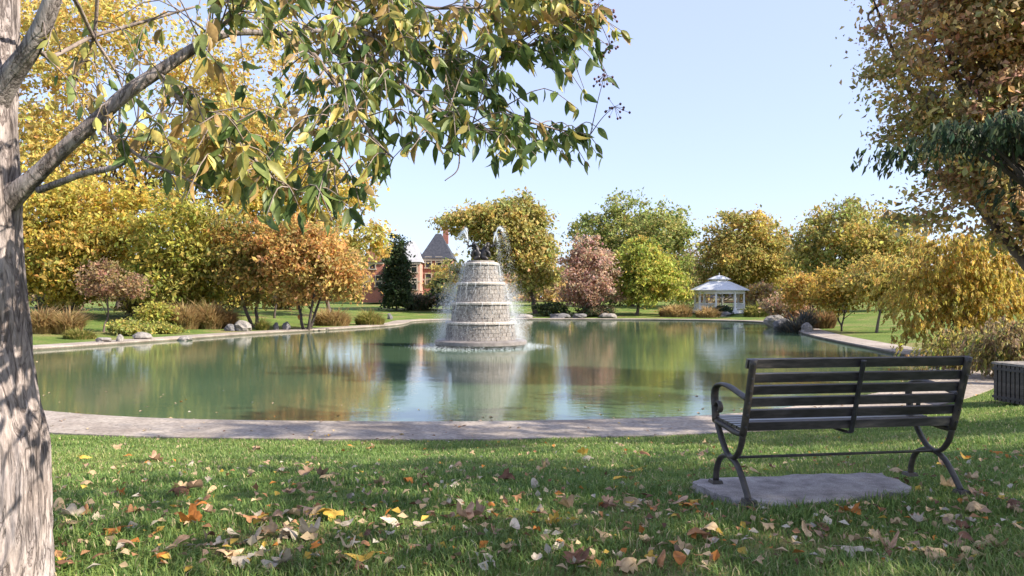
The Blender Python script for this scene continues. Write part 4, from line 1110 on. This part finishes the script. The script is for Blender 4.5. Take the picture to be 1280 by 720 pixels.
BR = {
 'limb': [(-6, 268, 24, TY), (18, 243, 21, TY - 0.02), (45, 219, 16, TY - 0.04), (82, 184, 14.5, TY - 0.05), (122, 149, 14, TY - 0.05), (160, 115, 13.5, TY), (200, 88, 12, TY + 0.03), (250, 56, 10, TY + 0.08), (290, 41, 7.5, TY + 0.12), (350, 42, 4.6, TY + 0.2), (418, 38, 4.4, TY + 0.28), (471, 46, 3.8, TY + 0.36), (524, 71, 3.3, TY + 0.44), (578, 96, 2.9, TY + 0.52), (609, 120, 2.5, TY + 0.58), (649, 147, 2.1, TY + 0.66), (689, 160, 1.7, TY + 0.74), (738, 168, 1.2, TY + 0.85)],
 'fork': [(-12, 140, 22, TY), (14, 95, 20, TY - 0.05), (42, 55, 17, TY - 0.1), (66, 0, 15, TY - 0.15), (90, -90, 12, TY - 0.2), (140, -220, 8, TY - 0.2)],
 'b2': [(414, 40, 3.4, TY + 0.28), (440, 52, 3, TY + 0.25), (467, 74, 2.8, TY + 0.2), (507, 107, 2.5, TY + 0.15), (547, 138, 2.2, TY + 0.12), (578, 158, 2, TY + 0.1), (613, 166, 1.6, TY + 0.1), (650, 190, 1.0, TY + 0.1)],
 'b3': [(352, 43, 3.2, TY + 0.2), (391, 67, 3, TY + 0.1), (418, 102, 2.7, TY + 0.02), (444, 138, 2.4, TY - 0.05), (467, 173, 2.0, TY - 0.1), (492, 198, 1.2, TY - 0.12)],
 'b4': [(578, 97, 2.2, TY + 0.5), (609, 84, 2.0, TY + 0.5), (636, 67, 1.8, TY + 0.52), (667, 31, 1.6, TY + 0.55), (697, -4, 1.4, TY + 0.6), (730, -40, 1.0, TY + 0.6)],
 'b5': [(640, 66, 1.6, TY + 0.52), (675, 52, 1.5, TY + 0.6), (700, 40, 1.3, TY + 0.66), (742, 17, 0.9, TY + 0.75)],
 'b6': [(198, 92, 4.2, TY + 0.03), (230, 129, 3.4, TY - 0.1), (270, 158, 2.9, TY - 0.2), (290, 172, 2.6, TY - 0.25), (315, 196, 2.2, TY - 0.3), (346, 226, 1.4, TY - 0.33), (392, 246, 0.9, TY - 0.36)],
 'b7': [(283, 168, 2.4, TY - 0.24), (288, 200, 2.1, TY - 0.28), (292, 230, 1.8, TY - 0.3), (298, 262, 1.0, TY - 0.3)],
 'b8': [(240, -60, 4, TY + 0.3), (330, -20, 3.2, TY + 0.35), (418, 0, 2.6, TY + 0.4), (458, 19, 2.2, TY + 0.45), (502, 33, 1.6, TY + 0.5), (560, 40, 1.0, TY + 0.55)],
 'b9': [(430, -30, 2.6, TY + 0.3), (524, 6, 2.2, TY + 0.3), (570, 10, 2.0, TY + 0.3), (627, 8, 1.5, TY + 0.3), (668, -3, 1.0, TY + 0.3)],
 'stub': [(48, 238, 5.0, TY - 0.03), (75, 228, 4.6, TY - 0.08), (105, 217, 4.4, TY - 0.12), (135, 211, 4.0, TY - 0.14), (155, 204, 2.6, TY - 0.15)],
 'c1': [(44, 60, 3.6, TY - 0.1), (66, 70, 3.0, TY + 0.1), (115, 46, 2.6, TY + 0.3), (166, 31, 2.2, TY + 0.4), (245, 8, 1.5, TY + 0.5)],
 'c2': [(70, -30, 3.4, TY - 0.1), (95, 2, 3.0, TY + 0.1), (117, 46, 2.5, TY + 0.3), (146, 92, 1.6, TY + 0.4), (160, 130, 1.0, TY + 0.45)],
 'c3': [(122, -40, 2.8, TY + 0.2), (121, 10, 2.5, TY + 0.3), (116, 50, 2.2, TY + 0.35), (98, 88, 1.8, TY + 0.4), (92, 140, 1.0, TY + 0.4)],
 'b10': [(246, 58, 3.4, TY + 0.08), (268, 40, 3.0, TY - 0.05), (300, 12, 2.6, TY - 0.15), (330, -20, 2.2, TY - 0.2), (360, -70, 1.4, TY - 0.25)],
 'b11': [(120, 152, 3.6, TY - 0.05), (150, 178, 2.8, TY - 0.2), (190, 205, 2.2, TY - 0.3), (230, 222, 1.7, TY - 0.35), (262, 240, 1.0, TY - 0.4)],
 'b12': [(447, 140, 1.9, TY - 0.05), (430, 180, 1.6, TY - 0.1), (418, 215, 1.3, TY - 0.14), (425, 255, 0.9, TY - 0.16)],
 'b13': [(578, 158, 1.5, TY + 0.1), (575, 185, 1.2, TY + 0.1), (572, 212, 0.9, TY + 0.1), (556, 226, 0.7, TY + 0.1)],
}
curves = {}
for k, spec in BR.items():
    big = k in ('limb', 'fork')
    o, S = near_tube(spec, 28 if big else 8, 110 if big else 30, 0.05 if big else 0.0, 'branch', 'near_bark' if big or k == 'stub' else 'twig', thin=0.62 if k == 'limb' else 0.66 if k == 'fork' else 0.9)
    curves[k] = S
# where the photograph shows leaves hang (outline of the crown's lower edge, frame pixels)
LOWER = [(40, 60), (70, 150), (120, 200), (160, 235), (210, 262), (260, 262), (300, 285), (340, 292), (380, 292), (420, 300), (455, 292), (472, 268), (490, 222), (530, 205), (560, 222), (590, 205), (630, 228), (665, 214), (690, 195), (715, 226), (735, 230), (760, 205), (780, 188), (788, 150), (772, 60), (790, 0)]
lx = np.array([p[0] for p in LOWER[:-3]]); ly = np.array([p[1] for p in LOWER[:-3]])
def proj(P):
    return 640 + P[:, 0] / P[:, 1] * F, HOR - (P[:, 2] - EYE) / P[:, 1] * F
LEAFPAL = lin([(0.085, 0.145, 0.045), (0.15, 0.215, 0.065), (0.25, 0.31, 0.10), (0.42, 0.42, 0.12), (0.60, 0.50, 0.15), (0.44, 0.30, 0.12)])
twigs = MB(); leaves = []
for key, S in curves.items():
    if key in ('stub', 'fork'):
        continue
    n = len(S)
    seglen = np.linalg.norm(np.diff(S[:, :3], axis=0), axis=1)
    total = seglen.sum()
    lo = 0.42 if key == 'limb' else 0.08
    ntw = int(total * (1 - lo) * (66 if key in ('b2', 'b4', 'b5', 'b13') else 46 if key not in ('c1', 'c2', 'c3') else 13))
    for q in range(ntw):
        f = NT.uniform(lo, 1.0) ** (0.75 if key == 'limb' else 1)
        i = min(int(f * (n - 1)), n - 2)
        p0 = S[i, :3]
        t = norm(S[i + 1, :3] - S[i, :3])
        d = norm(t * 0.7 + NT.normal(size=3) * np.array([0.8, 0.95, 0.6]))
        ln = NT.uniform(0.12, 0.46) * (0.7 if f > 0.9 else 1)
        p1 = p0 + d * ln * 0.55 + np.array([0, 0, 0.02])
        p2 = p0 + d * ln + np.array([0, 0, -0.16 * ln - 0.5 * ln * ln])
        tw = spline([p0, p1, p2], 7)
        pts_w = tw + NB
        u, v = proj(pts_w[-1:])
        if v[0] > np.interp(u[0], lx, ly) - 12 or u[0] > 780 or u[0] < 55:
            continue
        twigs.tube(tw, np.linspace(0.0036, 0.0016, 7), 5)
        tint = NT.rand()
        for e in range(NT.randint(6, 11)):
            g = NT.uniform(0.3, 1.0) if e > 2 else 1.0
            b = tw[min(int(g * 6), 6)]
            h = NT.normal(size=3) * np.array([0.55, 0.55, 0.25]) + d * 0.35 + np.array([0, 0, -1.0])
            leaves.append((b, norm(h), NT.uniform(0.05, 0.118), tint, NT.rand()))
twigs.build('twigs', M['twig'], near, smooth_faces=True, kind='stuff')
# one leaf: folded along the midrib, curling down to a point
def leaf_mesh(curl, fold, wdt):
    st = np.array([0, 0.12, 0.32, 0.55, 0.78, 1.0]); hw = np.array([0.015, 0.12, 0.195, 0.18, 0.10, 0.0]) * wdt
    rows = []
    for s, w in zip(st, hw):
        y = s - 0.12 * curl * s * s; z = -curl * 0.42 * s * s
        rows += [(-w, y, z + w * fold), (0, y, z), (w, y, z + w * fold)]
    V = np.array(rows)
    q = []
    for i in range(5):
        q += [[i * 3, i * 3 + 1, i * 3 + 4, i * 3 + 3], [i * 3 + 1, i * 3 + 2, i * 3 + 5, i * 3 + 4]]
    return V, np.array(q)
LV = [leaf_mesh(c, f, w) for c, f, w in ((0.5, 0.4, 0.95), (0.9, 0.55, 0.85), (0.2, 0.3, 1.05), (1.2, 0.7, 0.9), (0.65, 0.15, 0.8), (-0.4, 0.5, 0.9))]
def leaf_frame(h, spin):
    y = h
    ref = np.array([math.cos(spin), math.sin(spin), 0.25])
    x = norm(np.cross(y, ref)); z = np.cross(x, y)
    return np.stack([x, y, z], -1)      # columns
recs = []
for b, h, ln, tint, rnd in leaves:
    tip = b + NB + h * ln
    u, v = proj(np.array([tip])); u, v = u[0], v[0]
    if u > 40 and u < 785 and v > np.interp(u, lx, ly):
        continue
    if u < 230 and NT.rand() < 0.45: continue
    warm = 0.6 if (u < 330 or v < 70) else 0.3 if u < 480 else 0.2
    if u > 600 and v > 60: warm = 0.14
    base_i = 3 + NT.randint(0, 3) if NT.rand() < warm * (0.5 + tint) else NT.randint(0, 3)
    col = LEAFPAL[base_i] * NT.uniform(0.75, 1.3)
    vis = -20 < u < 800 and -10 < v < 320
    recs.append((ln / (tip[1]) * (1.0 if vis else 0.0), b, h, ln, NT.rand() * 6.28, col, NT.randint(0, 6)))
recs.sort(key=lambda a: -a[0])
lmesh = []
for V, q in LV:
    mb = MB(); mb.add(V, q); me = mb.mesh('leaf', True); me.materials.append(M['leaf_one']); lmesh.append(me)
rest = MB()
# the picked ones spread through the view: the larger half, thinned to 300
pick = set(range(300))
for k, (sz, b, h, ln, sp, col, var) in enumerate(recs):
    R = leaf_frame(h, sp)
    if k in pick:
        o = place('leaf', lmesh[var], near)
        Mx = mathutils.Matrix.Identity(4)
        for a in range(3):
            for c in range(3):
                Mx[a][c] = R[a, c] * ln
            Mx[a][3] = b[a]
        o.matrix_local = Mx
        o.color = (*col, 1)
    else:
        V, q = LV[var]
        rest.add((V * ln) @ R.T + b, q, col)
rest.build('leaves', M['leaf_near'], near, smooth_faces=True, color=True, kind='stuff')
print('near leaves', len(recs))
# the crown above the frame
k = 2600
u3 = norm(NT.normal(size=(k, 3)))
C = np.array([-0.6, 0.2, 5.2]) + u3 * np.array([2.8, 2.6, 1.5]) * (NT.rand(k, 1) ** 0.45)
w = C + NB
uu = 640 + w[:, 0] / np.maximum(w[:, 1], 0.3) * F; vv = HOR - (w[:, 2] - EYE) / np.maximum(w[:, 1], 0.3) * F
ok = (vv < -60) | (w[:, 1] < 0.6)
mb = MB(); leaf_quads(mb, C[ok], NT.normal(size=(ok.sum(), 3)) + [0, 0, -1.0], NT.normal(size=(ok.sum(), 3)), NT.uniform(0.09, 0.15, ok.sum()), NT.uniform(0.05, 0.075, ok.sum()), LEAFPAL[NT.randint(0, 5, ok.sum())])
mb.build('crown', M['leaf_near'], near, color=True)
# berries on the outer twig tips
mb = MB()
for (a, b_, Y) in ((748, 12, TY + 0.75), (760, 22, TY + 0.75), (735, 8, TY + 0.72), (762, 62, TY + 0.8), (768, 140, TY + 0.85), (756, 100, TY + 0.8), (700, 8, TY + 0.6), (505, 6, TY + 0.3)):
    c = at(a, b_, Y) - NB
    allp = np.vstack([S_[6:, :3] for k_, S_ in curves.items() if k_ in ('limb', 'b4', 'b5', 'b9')])
    st = allp[np.argmin(np.linalg.norm(allp - c, axis=1))]
    mb.tube(spline([st, (st + c) / 2 + np.array([0, 0, 0.03]), c + np.array([0, 0, 0.03])], 8), np.linspace(0.003, 0.0015, 8), 5)
    for q in range(14):
        p = c + NT.normal(size=3) * [0.035, 0.035, 0.03]
        mb.tube([p + [0, 0, 0.008], p + [0, 0, 0.004], p, p - [0, 0, 0.006]], [0.003, 0.007, 0.007, 0.003], 6)
        mb.tube([c + [0, 0, 0.03], p], 0.0012, 4)
mb.build('berries', M['berry'], near, smooth_faces=True, kind='stuff')

# ------------------------------------------------------------------ grass of the near lawn
G = np.random.RandomState(99)
n0 = 520000
Ys = 2.6 + (13.6 - 2.6) * G.rand(n0)
keep = G.rand(n0) < (Ys / 13.6) ** -0.15 * 0.62
Ys = Ys[keep]
Xs = G.uniform(-0.80, 0.80, len(Ys)) * Ys + G.uniform(-0.4, 0.4, len(Ys))
# past the frame's right edge the bank runs further back
ex = 26000
Ys = np.concatenate([Ys, G.uniform(12, 19, ex)]); Xs = np.concatenate([Xs, G.uniform(5, 15, ex)])
D = sdf(Xs, Ys)
P3 = np.stack([Xs, Ys, 0 * Xs], -1)
clump = vnoise(P3 * 2.3, 31) + 0.5 * vnoise(P3 * 6.0, 32)
# pad footprint in bench coordinates
lx_, ly_ = Xs - bo[0], Ys - bo[1]
ps = lx_ * ca + ly_ * sa; pf = -lx_ * sa + ly_ * ca
inpad = np.zeros(len(Xs), bool)
sel = (abs(ps - 0.55) < 1.1) & (abs(pf - 0.2) < 0.6)
A_ = (pc - pc.mean(0)) * (0.955 + 0.05 * np.sin(np.arange(72) * 1.7) * np.sin(np.arange(72) * 0.61))[:, None] + pc.mean(0)
B_ = np.roll(A_, -1, 0)
cr = ((A_[:, 1] > pf[sel, None]) != (B_[:, 1] > pf[sel, None])) & (ps[sel, None] < (B_[:, 0] - A_[:, 0]) * (pf[sel, None] - A_[:, 1]) / (B_[:, 1] - A_[:, 1] + 1e-12) + A_[:, 0])
inpad[sel] = cr.sum(1) % 2 == 1
ok = (D > PATH_W + 0.02) & ~inpad & (G.rand(len(Xs)) < 0.70 + 0.34 * clump) & ~((Xs - NB[0]) ** 2 + (Ys - NB[1]) ** 2 < 0.21 ** 2)
Xs, Ys, D, clump = Xs[ok], Ys[ok], D[ok], clump[ok]
n = len(Xs)
Zs = hz(Xs, Ys, D)
H = (0.030 + 0.045 * G.rand(n) ** 1.5) * (1.0 + 0.5 * np.clip(clump, -1, 1.4))
H *= np.where(D < PATH_W + 0.35, 0.7, 1.0)
az = G.rand(n) * 6.283
dr = np.stack([np.cos(az), np.sin(az)], -1)
bend = H * G.uniform(0.2, 1.0, n)
wd = 0.0022 + 0.00035 * Ys * (0.7 + 0.6 * G.rand(n))
sd = np.stack([-dr[:, 1], dr[:, 0], 0 * az], -1) * wd[:, None]
B0 = np.stack([Xs, Ys, Zs - 0.006], -1)
d3 = np.stack([dr[:, 0], dr[:, 1], 0 * az], -1)
p1 = B0 + d3 * (bend * 0.3)[:, None]; p1[:, 2] += H * 0.6
p2 = B0 + d3 * bend[:, None]; p2[:, 2] += H * (1.0 - 0.3 * (bend / H) ** 2)
V = np.stack([B0 - sd, B0 + sd, p1 + sd * 0.85, p1 - sd * 0.85, p2], 1).reshape(-1, 3)
k5 = np.arange(n)[:, None] * 5
GP = lin([(0.12, 0.205, 0.055), (0.175, 0.265, 0.07), (0.225, 0.305, 0.085), (0.32, 0.35, 0.12), (0.52, 0.44, 0.25)])
patch = vnoise(P3[ok] * 0.9, 33)
cid = np.clip((G.rand(n) * 2.6 + patch * 0.9 + 0.45), 0, 3.4).astype(int)
cid = np.where(G.rand(n) < 0.06, 4, cid)
col = GP[cid] * G.uniform(0.75, 1.25, (n, 1))
mb = MB()
mb.add(V, np.vstack([k5 + np.array([[0, 1, 2, 3]])]), np.repeat(col, 5, 0))
mb.Fc.append(k5 + np.array([[3, 2, 4, 4]]))
tag(mb.build('grass', M['grass'], color=True), 'green grass blades of the near lawn', kind='stuff')
print('blades', n)

# ------------------------------------------------------------------ fallen leaves
FL = np.random.RandomState(123)
def fallen_mesh(kind, seed):
    r = np.random.RandomState(seed)
    nA = 26
    a = np.arange(nA) / nA * 2 * math.pi
    if kind == 'lobed':
        rad = r.uniform(0.28, 0.38) + r.uniform(0.08, 0.2) * np.abs(np.cos(a * 2.5 + r.uniform(-0.3, 0.3))) ** 1.3 + r.normal(size=nA) * 0.035
        rad *= 1.0 + 0.15 * np.cos(a)
    else:
        rad = 0.5 / np.sqrt((np.cos(a)) ** 2 + (np.sin(a) / 0.52) ** 2) + r.normal(size=nA) * 0.008
    ring = np.stack([np.cos(a) * rad, np.sin(a) * rad], -1)
    cu, cv, tw = r.uniform(0.2, 1.9), r.uniform(-0.5, 1.1), r.uniform(-1.0, 1.0)
    V = []
    for s in (0.0, 0.5, 1.0):
        for (x, y) in (ring * s if s else [(0, 0)]):
            z = cu * y * y * 1.3 + cv * x * x * 0.9 + tw * x * y + 0.03 * math.sin(9 * x + seed) + (0.06 * abs(y) if s else 0)
            V.append((x, y, z))
    V = np.array(V)
    V[:, 2] -= V[:, 2].min()
    q = [[0, 1 + i, 1 + (i + 1) % nA] for i in range(nA)]
    mb = MB(); mb.add(V, q)
    mb.Fc.append(np.array([[1 + i, 1 + nA + i, 1 + nA + (i + 1) % nA, 1 + (i + 1) % nA] for i in range(nA)]))
    mb.tube([(-0.28, 0, V[1 + nA // 2, 2] * 0.4), (-0.55, 0.02, 0.03), (-0.72, 0.06, 0.02)], 0.012, 4)
    me = mb.mesh('fallen_leaf', True); me.materials.append(M['dry_leaf'])
    return me
kinds = [('lobed', 'curled lobed'), ('lobed', 'broad lobed'), ('lobed', 'crumpled lobed'), ('oval', 'curled oval'), ('oval', 'flat oval'), ('oval', 'folded oval'), ('lobed', 'ragged lobed'), ('lobed', 'rolled lobed'), ('oval', 'narrow oval'), ('oval', 'rolled oval')]
FM = [fallen_mesh(k[0], 7 + i * 3) for i, k in enumerate(kinds)]
cols = [('tan', (0.44, 0.33, 0.20)), ('pale grey', (0.46, 0.41, 0.33)), ('rust brown', (0.32, 0.17, 0.085)), ('pinkish brown', (0.37, 0.25, 0.175)), ('yellow', (0.50, 0.34, 0.07)), ('dark brown', (0.16, 0.085, 0.055)), ('orange', (0.50, 0.20, 0.05))]
cw = np.array([6, 3.4, 2.2, 4, 1.3, 1.2, 1.2]); cw = cw / cw.sum()
spots = [(285, 690, 9, 60), (350, 660, 8, 40), (415, 645, 8, 45), (350, 560, 12, 70), (290, 570, 10, 60), (620, 675, 7, 40), (700, 650, 7, 40), (800, 630, 8, 32), (855, 635, 7, 25), (1060, 690, 9, 50), (1210, 690, 9, 40), (1150, 655, 5, 30), (1170, 705, 5, 30), (1210, 640, 5, 30), (740, 708, 4, 40), (450, 705, 4, 40), (540, 590, 8, 60), (1205, 577, 4, 12), (760, 600, 8, 60), (600, 600, 7, 50)]
pxs = []
for a, b_, k, s in spots:
    for q in range(k):
        pxs.append((a + FL.normal() * s * 0.42, b_ + FL.normal() * s * 0.2))
while len(pxs) < 560:
    pxs.append((FL.uniform(60, 1280), 720 - 170 * FL.rand() ** 0.8))
def onto_ground(px, py):
    Y = 5.0
    for it in range(14):
        x = (px - 640) / F * Y
        z = hz1(x, Y)
        Y = 0.5 * Y + 0.5 * (EYE - z) * F / (py - HOR)
    return (px - 640) / F * Y, Y, hz1((px - 640) / F * Y, Y)
ZONES = [(160, 'beside the big trunk'), (280, 'just right of the big trunk'), (400, 'on lawn under the yellow trees view'), (520, 'left of the fountain view'), (640, 'below the fountain'), (760, 'right of the fountain view'), (880, 'left of the bench pad'), (1010, 'at the bench pad left half'), (1130, 'at the bench pad right half'), (9999, 'right of the bench')]
ZONES = [(a, b if b not in ('on lawn under the yellow trees view', 'left of the fountain view', 'right of the fountain view') else {'on lawn under the yellow trees view': 'in the left lawn', 'left of the fountain view': 'in the left middle lawn', 'right of the fountain view': 'in the right middle lawn'}[b]) for a, b in ZONES]
cand = []
for px, py in pxs:
    if not (548 < py < 722): continue
    x, y, z = onto_ground(px, py)
    s_, f_ = (x - bo[0]) * ca + (y - bo[1]) * sa, -(x - bo[0]) * sa + (y - bo[1]) * ca
    if -0.25 < s_ < 1.5 and -0.2 < f_ < 0.55 and FL.rand() < 0.85: continue
    cand.append((x, y, z, px, py))
FL.shuffle(cand)
cand = cand[:330]
sizes = 0.055 + 0.095 * FL.rand(len(cand)) ** 1.4
order = np.argsort([-s / c[1] for s, c in zip(sizes, cand)])
made = {}
for rank, ix in enumerate(order[:285]):
    x, y, z, px, py = cand[ix]
    ki = FL.randint(0, 10); ci = FL.choice(7, p=cw)
    c = np.array(cols[ci][1]) * FL.uniform(0.8, 1.25)
    rot = (FL.normal() * 0.24 + (math.pi if FL.rand() < 0.35 else 0), FL.normal() * 0.24, FL.rand() * 6.28)
    zz = z + 0.014 + FL.uniform(0, 0.022) + (0.03 if abs(rot[0]) > 2 else 0)
    o = place('fallen_leaf', FM[ki], None, (x, y, zz), rot, (sizes[ix], sizes[ix] * FL.uniform(0.6, 1.0), sizes[ix]))
    o.color = (*c, 1)
    zone = next(zn for lim, zn in ZONES if px < lim)
    dist = 'nearest row' if py > 685 else 'near row' if py > 650 else 'middle row' if py > 610 else 'far row'
    made.setdefault(f'{kinds[ki][1]} {cols[ci][0]} leaf {zone}, {dist}', []).append((px, o))
ORD = ['leftmost', 'second from left', 'third from left', 'fourth from left', 'fifth from left']
for lab, items in made.items():
    items.sort(key=lambda a: a[0])
    for q, (px, o) in enumerate(items):
        extra = '' if len(items) == 1 else ', ' + ('rightmost' if q == len(items) - 1 else ORD[min(q, 4)])
        tag(o, lab + extra, 'leaf', 'fallen leaves on the near lawn')
# small scattered litter: too many and too small to count
k = 1500
pxl = FL.uniform(40, 1280, k); pyl = 548 + 172 * FL.rand(k) ** 1.25
Pl, Cl = [], []
Yl = np.full(k, 6.0)
for it in range(16):
    xl = (pxl - 640) / F * Yl
    Yl = 0.5 * Yl + 0.5 * (EYE - hz(xl, Yl)) * F / (pyl - HOR)
xl = (pxl - 640) / F * Yl; zl = hz(xl, Yl)
dl = sdf(xl, Yl)
okl = (dl > PATH_W - 0.6) & (vnoise(np.stack([xl, Yl, 0 * xl], -1) * 1.2, 41) > -0.25)
xl, Yl, zl = xl[okl], Yl[okl], np.maximum(zl[okl], 0.14); k = len(xl)
cc = lin([c for _, c in cols])[FL.choice(7, k, p=cw)] * FL.uniform(0.75, 1.2, (k, 1))
mb = MB()
ln = FL.uniform(0.03, 0.07, k)
leaf_quads(mb, np.stack([xl, Yl, zl + 0.03 + 0.012 * FL.rand(k)], -1), np.stack([FL.normal(size=k), FL.normal(size=k), 0.35 * FL.normal(size=k)], -1), np.stack([FL.normal(size=k) * 0.5, FL.normal(size=k) * 0.5, np.ones(k)], -1), ln, ln * FL.uniform(0.45, 0.9, k), cc)
# strays on the path and afloat along its rim
k2 = 420
ia = FL.randint(0, len(SH), k2)
near_i = np.where(SH[:, 1] < 30)[0]
ia = near_i[FL.randint(0, len(near_i), k2)]
of_ = np.where(FL.rand(k2) < 0.68, FL.uniform(0.1, PATH_W, k2), -np.abs(FL.normal(size=k2)) * 1.6 - 0.1)
Pq = SH[ia] + NO[ia] * of_[:, None] + FL.normal(size=(k2, 2)) * 0.2
zq = np.where(sdf(Pq[:, 0], Pq[:, 1]) > 0, 0.156, 0.008)
lq = FL.uniform(0.04, 0.10, k2)
leaf_quads(mb, np.stack([Pq[:, 0], Pq[:, 1], zq], -1), np.stack([FL.normal(size=k2), FL.normal(size=k2), 0 * lq], -1), np.stack([FL.normal(size=k2) * 0.12, FL.normal(size=k2) * 0.12, np.ones(k2)], -1), lq, lq * 0.7, lin([c for _, c in cols])[FL.choice(7, k2, p=cw)])
tag(mb.build('leaf_litter', M['litter'], color=True), 'small dry leaf scraps scattered through the grass', kind='stuff')
